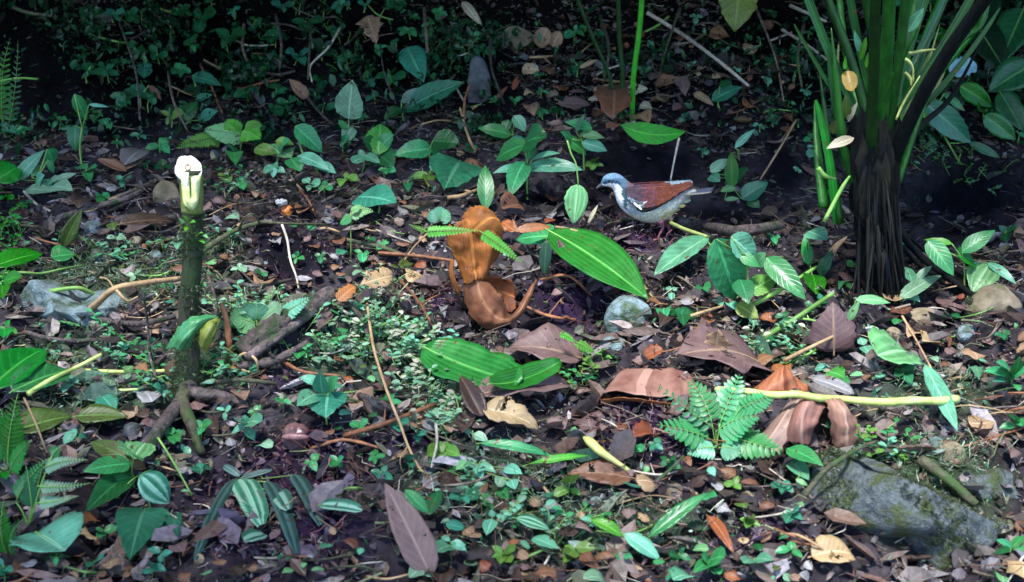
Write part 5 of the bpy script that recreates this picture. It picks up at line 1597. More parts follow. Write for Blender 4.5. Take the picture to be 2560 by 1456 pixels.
def fruit():
    G = hit(714, 540, .0); px = ptpx(G)
    o = thing("fallen_fruit", G, "small split orange fruit with a white cap on the dark litter", "fruit")
    vi, fi = ICO[4]
    v = vi * np.array([15, 13, 16]) * px + at(716, 528, G[1])
    v += vi * (vnoise(vi[:, 0] * 3, vi[:, 2] * 3) * 4 * px)[:, None]
    mk("flesh", v, fi, K['orangef'], o)
    v = vi * np.array([15, 13, 8]) * px + at(704, 506, G[1] - .004)
    v += vi * (vnoise(vi[:, 0] * 4, vi[:, 2] * 4) * 7 * px)[:, None]
    mk("cap", v, fi, K['rockw'], o)
    G = hit(740, 1115, .0); px = ptpx(G)
    o = thing("fallen_seed", G, "wet glossy brown round seed half buried in dark humus tinted with violet glare", "seed")
    v = vi * np.array([36, 30, 34]) * px + at(740, 1090, G[1])
    v += vi * (vnoise(vi[:, 0] * 3, vi[:, 2] * 3) * 7 * px)[:, None]
    mk("shell", v, fi, K['seedm'], o)
    v = vi * np.array([34, 8, 9]) * px + at(738, 1093, G[1] - .8 * 36 * px)
    mk("husk_ridge", v, fi, K['seedm'], o)


fruit()


def crumpled():
    # folded red-brown leaf
    G = hit(1620, 1010, .0); D = G[1]
    o = thing("dead_leaf", G, "large folded red-brown leaf with a bright orange underside edge", "dead leaf")
    sheet("blade", [[(1478, 1046, .02), (1510, 985, -.01), (1600, 992, -.03), (1690, 1002, -.03), (1738, 1008, -.01)],
                    [(1500, 1000, .04), (1530, 962, .02), (1605, 960, .0), (1690, 962, .0), (1748, 975, .01)],
                    [(1515, 975, .07), (1550, 935, .05), (1620, 925, .05), (1700, 930, .05), (1752, 950, .06)],
                    [(1520, 960, .11), (1560, 925, .11), (1630, 916, .12), (1700, 918, .12), (1750, 930, .12)]], D, 'red2', o, 4, .0012, .008, 2, True)
    sheet("underside_fold", [[(1500, 1000, -.012), (1560, 995, -.036), (1640, 1004, -.044), (1700, 1012, -.04), (1742, 1006, -.02)],
                             [(1498, 1014, -.004), (1560, 1003, -.02), (1640, 1014, -.03), (1700, 1018, -.03), (1738, 1014, -.01)]], D, 'orange', o, 4, .001, .002, 2)
    # umbrella-like crumpled leaf
    G = hit(2040, 1130, .0); D = G[1]
    o = thing("dead_leaf", G, "large crumpled brown leaf draped like a tent below the yellow-green stick", "dead leaf")
    sheet("left_lobe", [[(1828, 1168, .0), (1860, 1172, -.02), (1900, 1172, -.03), (1950, 1158, -.02)],
                        [(1860, 1130, .02), (1895, 1120, .0), (1925, 1115, -.01), (1965, 1105, -.01)],
                        [(1925, 1060, .04), (1945, 1050, .02), (1975, 1040, .01), (2005, 1035, .01)],
                        [(1975, 1005, .05), (1990, 1000, .04), (2010, 998, .04), (2030, 998, .04)]], D, 'mauve2', o, 4, .001, .006, 5, True)
    sheet("centre_lobe", [[(1950, 1110, .0), (1985, 1112, -.02), (2020, 1118, -.02), (2030, 1100, .0)],
                          [(1960, 1070, .01), (1985, 1065, -.02), (2015, 1065, -.015), (2045, 1050, .0)],
                          [(1980, 1025, .03), (2000, 1015, .01), (2030, 1012, .01), (2065, 1015, .02)],
                          [(1998, 1000, .04), (2012, 997, .03), (2032, 995, .03), (2060, 998, .04)]], D, 'red2', o, 4, .001, .006, 8, True)
    sheet("right_lobe", [[(2080, 1112, .0), (2100, 1128, -.02), (2128, 1128, -.01), (2152, 1108, .01)],
                         [(2072, 1060, .0), (2098, 1062, -.02), (2125, 1062, -.01), (2148, 1070, .01)],
                         [(2062, 1015, .01), (2085, 1012, .0), (2108, 1015, .0), (2125, 1030, .02)],
                         [(2055, 998, .03), (2072, 996, .03), (2090, 997, .03), (2105, 1003, .04)]], D, 'red2', o, 4, .001, .006, 12, True)
    sheet("hollow_shade_sheet", [[(2025, 1118, .03), (2055, 1125, .04), (2085, 1115, .03)], [(2030, 1060, .03), (2055, 1050, .04), (2080, 1055, .03)], [(2040, 1012, .035), (2058, 1008, .035), (2072, 1010, .035)]], D, 'umber', o, 3, .001, .004, 12)  # dark sheet set in for the shade inside the fold
    # peaked orange leaf behind the stick
    G = hit(1960, 985, .0); D = G[1]
    o = thing("dead_leaf", G, "peaked orange leaf with dark ribs rising behind the yellow-green stick", "dead leaf")
    sheet("blade", [[(1868, 984, .0), (1915, 990, -.02), (1965, 992, -.01), (2012, 990, .01), (2032, 985, .03)],
                    [(1892, 966, .01), (1925, 962, -.01), (1962, 962, -.01), (2000, 968, .01), (2022, 972, .03)],
                    [(1925, 940, .02), (1942, 936, .01), (1960, 934, .0), (1985, 944, .02), (2004, 956, .03)],
                    [(1952, 917, .03), (1956, 916, .03), (1961, 915, .03), (1968, 922, .035), (1976, 932, .04)]], D, 'orange2', o, 4, .001, .004, 3, True)
    # grey-white weathered slab leaf
    GL('dead_leaf', "grey weathered curled leaf behind the crumpled one", 2030, 945, 2135, 985, 30, 'grey', 'oblong', .05, .04, t=.5, fold=.4)
    # stump's drooping leaf
    G = hit(500, 905, .0); D = hit(472, 985)[1] - .06
    o = thing("stump_leaf", at(500, 905, D), "drooping green leaf arched over the stump's foot with a yellow decayed half", "leaf")
    sheet("green_half", [[(412, 878, .0), (432, 835, -.01), (462, 800, -.015), (505, 787, -.005), (545, 790, .01)],
                         [(430, 872, -.02), (448, 845, -.03), (475, 820, -.03), (508, 800, -.02), (546, 792, .01)],
                         [(452, 880, -.02), (468, 850, -.035), (488, 825, -.03), (515, 805, -.015), (547, 794, .01)],
                         [(478, 872, -.012), (484, 848, -.02), (495, 828, -.02), (520, 810, -.01), (548, 797, .01)]], D, 'mid2', o, 4, .0008, .003, 4)
    sheet("yellow_half", [[(490, 850, -.01), (500, 820, -.02), (525, 802, -.01), (546, 794, .008)],
                          [(500, 872, -.02), (515, 838, -.03), (532, 812, -.02), (548, 797, .008)],
                          [(520, 890, -.01), (535, 850, -.02), (545, 820, -.01), (552, 800, .008)]], D, 'decay', o, 4, .0008, .003, 6)


crumpled()

# ------------------------------------------------------------------ plants with several leaves
PL = plant
PL('seedling', "upright seedling with pale striped top leaf", (873, 372), (872, 312), [(872, 298, 882, 200, 62, 'mint2'), (880, 318, 860, 360, 32, 'mint2'), (868, 325, 845, 300, 18, 'mid')], own='the striped upright leaf')
PL('seedling', "broad round-leaved green seedling", (945, 400), (950, 360), [(945, 386, 952, 310, 50, 'lime2'), (948, 372, 985, 335, 34, 'mid'), (940, 385, 985, 418, 38, 'deep'), (940, 370, 905, 350, 30, 'deep')])
PL('seedling', "long serrated dark green leaf with a pale partner", (1010, 300), (1005, 275), [(1008, 278, 1162, 206, 52, 'teal', 'lance'), (1003, 255, 1082, 226, 34, 'grey2'), (1000, 270, 960, 300, 26, 'deep')])
PL('seedling', "three-leaved mid-green seedling", (1075, 420), (1070, 380), [(1080, 372, 985, 388, 46, 'mid'), (1082, 352, 1150, 360, 52, 'deep'), (1080, 365, 1098, 388, 26, 'mid')])
PL('seedling', "two-leaved seedling over brown litter", (1140, 490), (1150, 420), [(1150, 402, 1112, 474, 62, 'teal'), (1105, 415, 1130, 440, 22, 'mint'), (1100, 425, 1075, 412, 18, 'mint')])
PL('seedling', "paired leaf seedling with dark centre", (1280, 380), (1282, 335), [(1278, 338, 1194, 322, 34, 'mid'), (1285, 290, 1313, 330, 30, 'mint'), (1270, 300, 1262, 335, 24, 'deep'), (1280, 345, 1320, 365, 22, 'teal')])
PL('seedling', "star-shaped seedling with long pointed leaves", (1318, 500), (1318, 420), [(1315, 422, 1458, 426, 34, 'mint', 'lance'), (1312, 405, 1275, 492, 34, 'mid', 'lance'), (1308, 420, 1232, 434, 18, 'mint', 'lance'), (1322, 360, 1240, 402, 38, 'mid', 'lance'),
    (1312, 356, 1368, 342, 50, 'deep', 'ovate'), (1330, 400, 1402, 384, 11, 'mint', 'lance'), (1318, 400, 1335, 360, 24, 'mid', 'lance')], own='the star-shaped seedling', arch=.1)
PL('seedling', "single tall upright green leaf", (1215, 535), (1214, 520), [(1215, 526, 1213, 414, 38, 'mid', 'lance')], t=.1)
PL('seedling', "bright green seedling of lobed leaves", (1460, 420), (1455, 350), [(1480, 322, 1412, 306, 26, 'mid'), (1450, 335, 1512, 346, 22, 'light'), (1415, 345, 1466, 388, 30, 'lime2'), (1455, 358, 1518, 378, 32, 'mint'), (1440, 330, 1462, 285, 16, 'deep'), (1430, 350, 1400, 330, 16, 'mid')])
PL('seedling', "small dark-veined leaf trio", (800, 440), (775, 400), [(745, 390, 824, 426, 27, 'mint'), (726, 397, 752, 430, 30, 'mid'), (790, 410, 840, 435, 20, 'mint')])
PL('seedling', "yellow-green ragged seedling", (690, 420), (700, 375), [(636, 372, 692, 386, 30, 'olive2'), (690, 352, 735, 362, 22, 'olive2'), (700, 385, 670, 362, 18, 'light'), (705, 380, 730, 395, 20, 'light'), (700, 372, 725, 352, 18, 'mid')])
PL('seedling', "large oval pale green leaf over the litter", (770, 410), (745, 345), [(738, 316, 806, 382, 50, 'mid')])
PL('seedling', "paired dark green leaves on a thin stem", (205, 420), (205, 320), [(186, 236, 216, 302, 30, 'mid'), (222, 262, 272, 268, 9, 'mint'), (188, 314, 188, 378, 40, 'deep')], own='the paired dark-bank leaves', t=.2)
PL('seedling', "vivid leaning seedling with boat-shaped leaves", (95, 470), (95, 440), [(44, 448, 110, 376, 32, 'mint'), (118, 374, 132, 408, 22, 'mid'), (80, 445, 112, 410, 14, 'light'), (120, 400, 135, 435, 16, 'mid')], t=.3)
PL('herb', "pale mint rosette of small leaves", (125, 478), (125, 468), [(66, 474, 130, 482, 22, 'mint2'), (130, 458, 192, 434, 18, 'mint2'), (125, 470, 182, 478, 24, 'mint2'), (92, 462, 112, 438, 20, 'mint'), (118, 462, 150, 446, 16, 'mint2'), (125, 470, 100, 452, 18, 'mint')], own='the pale rosette')
PL('seedling', "low dark teal seedling on the shaded bank", (500, 245), (490, 215), [(480, 190, 552, 214, 30, 'teal'), (470, 215, 500, 240, 26, 'dark'), (490, 250, 532, 238, 18, 'teal')])
PL('seedling', "dark green heart-shaped bank leaves", (475, 310), (470, 285), [(450, 302, 494, 256, 36, 'deep'), (500, 300, 545, 278, 26, 'teal'), (440, 290, 420, 262, 24, 'dark')])
PL('seedling', "blue-green shaded bank seedling", (350, 270), (350, 240), [(328, 214, 370, 250, 34, 'teal'), (372, 214, 404, 252, 16, 'brown'), (340, 235, 310, 225, 20, 'dark')])
PL('seedling', "teal leaf with a curled lime edge", (945, 530), (945, 510), [(895, 494, 992, 510, 44, 'teal')], t=.5)
PL('seedling', "teal rosette with a large ribbed front leaf", (818, 1060), (815, 990), [(808, 985, 800, 928, 32, 'teal'), (800, 958, 748, 944, 26, 'mint'), (820, 982, 814, 1046, 66, 'teal'), (790, 985, 742, 1016, 26, 'mint'), (815, 968, 850, 960, 22, 'mint'), (826, 975, 846, 940, 18, 'mid')], own='the teal rosette')
PL('seedling', "broad-leaved green seedling of hanging leaves", (1870, 800), (1865, 640), [(1790, 598, 1838, 752, 82, 'mid'), (1828, 592, 1890, 652, 50, 'mint'), (1850, 640, 1900, 668, 30, 'mid'), (1915, 645, 2014, 750, 54, 'mid'),
    (1842, 762, 1896, 796, 44, 'yel'), (1868, 735, 1942, 692, 44, 'olive2'), (1895, 660, 1915, 632, 20, 'light'), (1850, 700, 1872, 760, 36, 'deep')], own='the broad-leaved seedling', t=.3)
PL('seedling', "arching-leaved seedling beside the black roots", (2410, 740), (2410, 650), [(2405, 632, 2488, 576, 38, 'mid', 'ovate'), (2320, 602, 2384, 690, 48, 'mid'), (2472, 662, 2430, 732, 62, 'light'), (2470, 658, 2542, 712, 20, 'mint'), (2380, 610, 2310, 600, 16, 'lime'), (2395, 640, 2440, 660, 30, 'pure')], own='the arching-leaved seedling')
PL('seedling', "pale ragged-leaved herb by the clump's roots", (2280, 760), (2290, 720), [(2250, 748, 2352, 690, 26, 'mint2'), (2290, 700, 2330, 665, 18, 'mint2'), (2265, 735, 2300, 755, 18, 'mint'), (2280, 705, 2262, 668, 14, 'mint')])
PL('seedling', "single arched leaf curling round to its tip", (2124, 815), (2124, 790), [(2122, 802, 2150, 752, 20, 'light'), (2140, 750, 2226, 758, 22, 'light')])
PL('seedling', "dark upright leaves between stems", (2030, 700), (2025, 660), [(2022, 662, 2010, 590, 28, 'pure'), (2050, 690, 2082, 625, 30, 'deep'), (2020, 580, 2068, 602, 30, 'mint'), (2040, 735, 2020, 690, 26, 'pure'), (2070, 640, 2120, 590, 14, 'tan')])
PL('seedling', "slim folded leaf on the dark bank", (1850, 400), (1846, 375), [(1838, 370, 1886, 324, 17, 'mint')])
PL('seedling', "teal leaf leaning on the long stick", (1800, 270), (1795, 255), [(1780, 252, 1855, 218, 32, 'teal'), (1800, 215, 1830, 205, 12, 'deep')])
PL('seedling', "white-green leaf cluster beyond the bird's tail", (1820, 470), (1825, 430), [(1778, 432, 1822, 398, 22, 'mint2'), (1830, 470, 1828, 380, 34, 'pure'), (1775, 440, 1800, 455, 22, 'mint'), (1855, 498, 1920, 456, 44, 'teal'), (1838, 470, 1800, 480, 18, 'light'), (1870, 500, 1900, 520, 26, 'deep'), (1845, 450, 1870, 420, 16, 'deep'), (1812, 500, 1850, 498, 12, 'light')])
PL('seedling', "dark olive whorl of long leaves", (338, 1220), (330, 1165), [(326, 1152, 226, 1106, 42, 'olive'), (326, 1160, 208, 1180, 44, 'mid'), (328, 1180, 212, 1282, 46, 'deep'), (325, 1195, 250, 1210, 24, 'mid'), (334, 1146, 362, 1108, 46, 'light', 'round'), (334, 1142, 296, 1120, 36, 'light')], own=None)
PL('seedling', "round mint leaf with white stripes", (380, 1300), (370, 1230), [(352, 1188, 424, 1258, 66, 'minst')], own='the mint striped leaf', t=.25)
PL('seedling', "large dull teal leaf with smaller ones", (365, 1300), (370, 1270), [(362, 1272, 325, 1400, 52, 'teal'), (398, 1272, 410, 1345, 36, 'teal'), (432, 1292, 446, 1342, 20, 'teal')], t=.25)
PL('seedling', "pale green runner with small paired leaves", (1190, 1195), (1190, 1160), [(1192, 1165, 1206, 1200, 20, 'mint'), (1200, 1160, 1240, 1182, 18, 'mint'), (1262, 1170, 1306, 1185, 20, 'mint'), (1278, 1200, 1288, 1225, 18, 'mint'), (1170, 1155, 1140, 1175, 20, 'light')])
PL('seedling', "green pointed leaves at the boulder's side", (2025, 1215), (2020, 1165), [(1968, 1122, 2058, 1165, 34, 'mid'), (1976, 1155, 2022, 1202, 28, 'mint'), (1990, 1200, 2020, 1215, 14, 'light')])
PL('seedling', "small lime leaves beyond the stick", (2090, 950), (2090, 935), [(2070, 930, 2112, 945, 24, 'lime2'), (2038, 922, 2075, 918, 14, 'mint'), (2100, 945, 2125, 958, 16, 'mid')])
PL('herb', "green spiky herb at the right frame edge", (2530, 960), (2530, 930), [(2530, 940, 2460, 928, 16, 'mid'), (2530, 938, 2490, 905, 20, 'mid'), (2535, 940, 2550, 890, 20, 'mid'), (2530, 945, 2570, 925, 18, 'mid'), (2525, 945, 2480, 955, 14, 'teal')])
PL('herb', "bright moss-like sprig at the lower right corner", (2530, 1390), (2530, 1365), [(2530, 1370, 2490, 1350, 14, 'mid'), (2530, 1370, 2560, 1340, 16, 'mid'), (2535, 1375, 2570, 1370, 14, 'mid'), (2525, 1380, 2480, 1385, 14, 'deep')])
PL('seedling', "big leaning leaf beyond the stalk clump", (2400, 400), (2330, 280), [(2300, 248, 2428, 358, 62, 'teal', 'lance'), (2360, 235, 2412, 278, 18, 'mid', 'lance'), (2305, 218, 2340, 238, 14, 'mint'), (2420, 355, 2500, 395, 22, 'deep', 'lance'), (2285, 250, 2330, 320, 12, 'lime')], t=.2)
PL('strap_plant', "cluster of long striped strap leaves over glare-tinted soil", (600, 1205), (596, 1195), [(590, 1198, 488, 1400, 13, 'dstrap', 'strap'), (600, 1200, 654, 1314, 30, 'minst', 'strap'), (668, 1205, 742, 1385, 17, 'dstrap', 'strap'), (735, 1188, 802, 1314, 17, 'dstrap', 'strap'),
    (688, 1232, 722, 1275, 22, 'strap', 'strap'), (605, 1195, 680, 1175, 14, 'dstrap', 'strap'), (560, 1165, 600, 1190, 16, 'dstrap', 'strap')], own='the striped strap leaves', t=.3, fold=-.12, arch=.05)


# ------------------------------------------------------------------ ferns
def arching_fern():
    D = hit(1215, 822)[1] - .075
    G = hit(1000, 668, .0)
    o = thing("fern", G, "yellow-green arching fern frond crossing in front of the orange dead sheath", "fern")
    taken.append((1180, 590, 90))
    A = at(1058, 580, D)
    v, f, uv = tube([G, (G + A) / 2 + [0, 0, .01], A], [.0014, .0012, .0012], 5, n=4)
    mk("stipe", v, f, K['tanwood'], o, None, uv)
    for a, b, w, n, ar in (((1056, 580), (1200, 578), 17, 17, .05), ((1198, 577), (1308, 660), 19, 16, .05), ((1066, 578), (1022, 562), 9, 8, .0)):
        P1, P2 = at(*a, D), at(*b, D - .01)
        frond(o, P1, P2, w * ptpx(P1), n, 'lime', arch=ar, tw=.5, stemr=.0011, t=.3)


arching_fern()
fern('lime_fern', "bright lime fern patch", (600, 372), [(608, 338, 510, 325, 34, -.02, 'light'), (600, 330, 652, 348, 30, -.03, 'lime'), (560, 345, 438, 372, 26, -.03, 'lime'), (600, 334, 565, 302, 28, 0, 'lime'), (610, 335, 655, 312, 24, .0, 'lime'), (605, 340, 540, 348, 24, -.03, 'light')], n=18, own='the lime fern', tw=.3, t=.35)
fern('comb_fern', "comb-toothed pale green fern with stacked fronds", (70, 1300), [(105, 1172, 222, 1150, 21, .0, 'mint2'), (92, 1215, 228, 1208, 20, .0, 'mint2'), (92, 1258, 194, 1242, 19, .0, 'mint2'), (40, 1255, 130, 1140, 30, .0, 'mid'), (80, 1270, 65, 1165, 24, .0, 'deep'), (130, 1140, 150, 1118, 18, 0, 'mid')], n=15, tw=.42, own='the comb-toothed fern', t=.2, lift=.03, shape=.35)
fern('low_fern', "low green fern with blunt leaflets", (1790, 1120), [(1780, 1100, 1640, 1062, 52, -.02, 'mid'), (1790, 1080, 1900, 1040, 56, -.02, 'mid'), (1780, 1060, 1720, 950, 44, .04, 'mid'), (1800, 1060, 1850, 935, 50, .05, 'mid'), (1790, 1120, 1715, 1135, 34, -.03, 'mint'), (1800, 1120, 1850, 1130, 36, -.03, 'mint'),
    (1820, 1090, 1960, 1130, 52, -.02, 'mid'), (1850, 1020, 1935, 985, 36, .03, 'mid'), (1790, 1075, 1640, 960, 30, .04, 'deep')], n=9, tw=.40, own='the low green fern', t=.45, stemr=.0009)
fern('small_fern', "small pale fern standing on a thin stipe", (877, 640), [(877, 540, 935, 530, 20, 0, 'light'), (877, 540, 850, 560, 16, 0, 'mid'), (877, 530, 905, 515, 14, 0, 'light')], n=9, tw=.5)
fern('small_fern', "pale green ferny herb", (650, 830), [(640, 810, 575, 790, 44, -.02, 'light'), (650, 805, 705, 770, 44, -.01, 'mint2'), (640, 800, 640, 760, 36, .0, 'mint'), (660, 815, 730, 815, 36, -.02, 'light'), (700, 790, 775, 745, 30, .0, 'mint')], n=10, tw=.5)
fern('small_fern', "tiny yellow-green flowering sprig", (1490, 905), [(1400, 832, 1440, 855, 12, 0, 'lime'), (1440, 855, 1490, 890, 16, 0, 'lime')], n=8, tw=.6)
fern('small_fern', "light teal fern tuft beyond the pale scraps", (1100, 560), [(1100, 550, 1085, 525, 30, 0, 'mint'), (1100, 550, 1122, 530, 24, 0, 'mint')], n=7, tw=.6)
fern('edge_fern', "added vivid green tall fern along the left edge", (20, 1180), [(20, 1170, 45, 985, 46, .0, 'pure'), (10, 1160, 0, 1020, 40, .0, 'pure'), (25, 1180, 80, 1100, 34, -.02, 'pure')], n=16, tw=.3)  # edge ferns added in vivid green to carry the left edge's colour cast
fern('edge_fern', "added vivid green curved shoots at the far left edge", (10, 330), [(10, 320, 26, 95, 30, .0, 'pure'), (20, 320, 45, 100, 20, .0, 'deep'), (5, 300, -5, 120, 24, .0, 'pure')], n=14, tw=.3)
fern('edge_fern', "dark fern at the lower left corner", (20, 1400), [(20, 1390, 10, 1250, 36, .0, 'pure'), (30, 1390, 70, 1290, 24, -.02, 'deep')], n=14, tw=.3)


# ------------------------------------------------------------------ pale creeping herb: wiry stems with tiny white-green leaves
def creeping_herb(label, spots, own=None, mats=('mint2', 'mint2', 'cream2', 'mint'), n=9):
    G = hit(*spots[0])
    o = thing("creeping_herb", G, label, "herb")
    for (a, b) in spots:
        for k in range(n):
            x, y = a + R.gauss(0, 28), b + R.gauss(0, 24)
            A = hit(x, y, .004); B = A + np.array([R.uniform(-.04, .04), R.uniform(-.03, .02), R.uniform(.01, .045)])
            v, f, uv = tube([A, (A + B) / 2 + [R.uniform(-.006, .006), 0, .004], B], [.0009, .0008, .0006], 4, n=2)
            s = mk("stem", v, f, K['greenstem'], o, None, uv)
            mb = MB()
            for q in range(5):
                c = A + (B - A) * (.35 + .65 * q / 4)
                an = R.uniform(0, 6.28); d = np.array([math.cos(an), math.sin(an), .25]) * R.uniform(.008, .016)
                v, f, uv = leafgeo(c, c + d, np.linalg.norm(d) * .6, facing(c, .7), 'oblong', .2, .1, 4, 1, 0, 0, q)
                mb.add(v, f, uv)
            mk("leaflets", mb.v, mb.f, M[R.choice(mats)], s, None, mb.uv)
    return o



creeping_herb("pale creeping herb of tiny white-green leaves on wiry stems, behind the vine stem", [(960, 800), (1010, 860), (940, 730), (1040, 920), (890, 820), (985, 830), (1060, 880), (930, 760)], n=10)
creeping_herb("pale tiny-leaved creeping herb left of the tan veined leaf, beside the vine stem", [(1090, 1010), (1010, 985), (1130, 1060), (1060, 960), (1100, 1090)], n=9)
creeping_herb("mat of tiny mint leaves right of the mauve pointed leaf at the lower edge", [(1250, 1300), (1400, 1340), (1180, 1230)], n=8, mats=('mint', 'mint2', 'mid'))
creeping_herb("pale flowering creeping herb beyond the orange peaked leaf", [(1950, 870), (1900, 880), (2000, 900)], n=7)
creeping_herb("dense pale herb patch lit beyond the gully on the far slope", [(2400, 420), (2300, 380), (2450, 450), (2330, 345), (2270, 360)], n=10, mats=('lime2', 'mint', 'olive2'))
creeping_herb("tiny-leaved creeping herb right of the folded green leaf on litter", [(1480, 930), (1450, 960)], n=6, mats=('mid', 'olive2'))
creeping_herb("mat of dull green tiny leaves at the slab rock's near side", [(250, 830), (130, 900), (300, 900)], n=7, mats=('mid', 'mint'))
creeping_herb("small pale herb sprouting left of the white-topped stump", [(540, 480), (570, 470)], n=5, mats=('mid', 'mint2'))
creeping_herb("dark small-leaved creeper high on the bank above the hanging leaf", [(1130, 110), (1110, 60), (1150, 150), (1090, 130)], n=10, mats=('deep', 'mid', 'deep'))
creeping_herb("dark small-leaved creeper on the bank beside the black hollow", [(880, 120), (890, 170), (830, 60), (770, 40)], n=9, mats=('deep', 'dark', 'mid'))
creeping_herb("shaded creeper on the left part of the bank above the paired leaves", [(330, 60), (420, 130), (250, 150), (450, 60)], n=9, mats=('dark', 'deep', 'deep'))

# ------------------------------------------------------------------ scattered seedlings, dead leaves, leaf bits and twigs that can be counted
COLN = {'mid': 'green', 'deep': 'dark green', 'teal': 'blue-green', 'mint': 'pale green', 'dark': 'blackish green', 'olive': 'olive', 'lime2': 'lime', 'mint2': 'minty', 'olive2': 'yellowish', 'brown': 'brown', 'red': 'red-brown',
        'mauve': 'grey-brown', 'tan': 'tan', 'umber': 'dark brown', 'grey': 'grey', 'orange': 'orange-brown', 'cream': 'cream', 'light': 'light green', 'ochre': 'ochre'}

def free(px, py, r):
    for a, b, q in taken:
        if (px - a) ** 2 + (py - b) ** 2 < (r + q) ** 2: return False
    return True


for a in [(1640, 510, 150), (478, 460, 55), (1220, 680, 140), (1500, 650, 120), (1230, 920, 110), (740, 1085, 50), (720, 800, 60), (660, 850, 50), (800, 740, 40), (490, 840, 70), (2200, 300, 110), (1630, 335, 60), (2030, 960, 60), (2200, 1000, 40), (715, 525, 30), (1700, 640, 40), (1515, 1135, 50), (1620, 960, 110), (140, 1210, 110), (640, 1260, 120), (740, 1300, 80), (540, 1300, 60), (2275, 1280, 190), (185, 790, 120), (2030, 1060, 110), (1580, 800, 60), (185, 790, 90)]:
    taken.append(a)


def pick(region, r, tries=60):
    for _ in range(tries):
        px = R.uniform(region[0], region[2]); py = R.uniform(region[1], region[3])
        if free(px, py, r):
            taken.append((px, py, r)); return px, py
    return None


SEED = [((200, 20, 1000, 300), 70, ('dark', 'deep', 'deep', 'teal', 'mid'), (20, 42)), ((1000, 20, 1500, 330), 24, ('deep', 'dark', 'mid'), (14, 30)), ((1600, 20, 2080, 500), 40, ('dark', 'deep', 'mid', 'mint'), (10, 22)),
        ((2230, 20, 2560, 360), 18, ('pure', 'deep', 'dark', 'mid'), (24, 46)), ((400, 290, 1500, 480), 34, ('mid', 'mid', 'deep', 'mint', 'olive2'), (20, 40)), ((0, 300, 450, 520), 12, ('deep', 'mid', 'teal'), (16, 30)),
        ((20, 560, 1000, 900), 22, ('mid', 'mint', 'deep', 'mint2'), (16, 28)), ((1650, 600, 2550, 1000), 22, ('mid', 'mint', 'lime2', 'deep'), (18, 34)), ((0, 960, 1000, 1240), 18, ('mid', 'teal', 'mint'), (20, 36)),
        ((1000, 1060, 2560, 1450), 26, ('mid', 'mint', 'deep', 'mint2', 'teal', 'olive2'), (24, 46)), ((0, 1300, 480, 1450), 6, ('teal', 'mid'), (24, 40)), ((0, 330, 80, 1400), 26, ('pure', 'pure', 'deep'), (24, 50))]  # last strip: vivid seedlings added for the left edge's green cast
for reg, cnt, mats, sz in SEED:
    for _ in range(cnt):
        s = R.uniform(*sz)
        p = pick(reg, s * .75)
        if not p: continue
        px, py = p
        mt = R.choice(mats); k = R.choice((2, 3, 3, 4, 5))
        h = s * R.uniform(.6, 1.2)
        top = (px + R.uniform(-.3, .3) * s, py - h)
        lv = []
        a0 = R.uniform(0, 6.28)
        for i in range(k):
            a = a0 + i * 6.28 / k + R.uniform(-.4, .4)
            L = s * R.uniform(.7, 1.25)
            yy = R.uniform(0, .4) * h
            lv.append((top[0] + math.cos(a) * 2, top[1] + yy, top[0] + math.cos(a) * L, top[1] + yy - math.sin(a) * L * .7 + .1 * L, L * R.uniform(.35, .6), mt, R.choice(('ovate', 'lance', 'ovate', 'oblong'))))
        word = {2: 'two-leaved', 3: 'three-leaved', 4: 'four-leaved', 5: 'five-leaved'}[k]
        plant('seedling', f"{'tiny' if s < 20 else 'small'} {word} {COLN.get(mt, 'vivid green')} seedling", (px, py + 2), top, lv, 'seedling', 'small seedlings scattered on the forest floor', sr=1.6, nl=6, nw=2, spread=.02)

DEAD = [((150, 380, 1000, 1000), 46, (18, 44)), ((1000, 380, 1500, 800), 20, (18, 40)), ((1500, 590, 2560, 960), 48, (22, 60)), ((0, 980, 500, 1450), 26, (24, 50)), ((500, 1000, 1000, 1440), 16, (20, 46)), ((1000, 1050, 2560, 1450), 74, (26, 70)),
        ((1250, 60, 2000, 340), 60, (14, 44)), ((550, 450, 1100, 700), 20, (16, 34))]
for reg, cnt, sz in DEAD:
    for _ in range(cnt):
        s = R.uniform(*sz)
        p = pick(reg, s * .32)
        if not p: continue
        px, py = p
        a = R.uniform(0, 6.28)
        mt = R.choice(('brown', 'brown', 'red', 'mauve', 'tan', 'umber', 'grey', 'mauve', 'umber', 'brown', 'tan'))
        dx, dy = math.cos(a) * s / 2, math.sin(a) * s / 2 * .55
        sh = R.choice(('ovate', 'lance', 'oblong', 'ovate'))
        ground_leaf('dead_leaf', f"{'small' if s < 34 else 'mid-sized'} {COLN[mt]} {'slim' if sh == 'lance' else 'oval'} dead leaf", px - dx, py - dy, px + dx, py + dy, s * (.32 if sh == 'lance' else .5), mt, sh, R.uniform(.008, .03), R.uniform(.008, .03),
                    t=R.uniform(.45, .95), fold=R.uniform(-.3, .6), arch=R.uniform(-.1, .22), cat='dead leaf', group='dead leaves lying in the litter', wave=R.uniform(.02, .14), rag=R.uniform(.02, .14), twist=R.uniform(-.8, .8), roll=R.uniform(-.4, .4), nl=9, nw=2)
GRN = [((100, 540, 1000, 1000), 26, (16, 34)), ((1000, 1060, 2560, 1450), 34, (20, 60)), ((1650, 600, 2560, 980), 20, (18, 36)), ((0, 1000, 1000, 1440), 16, (20, 40)), ((900, 660, 1200, 1100), 12, (16, 34))]
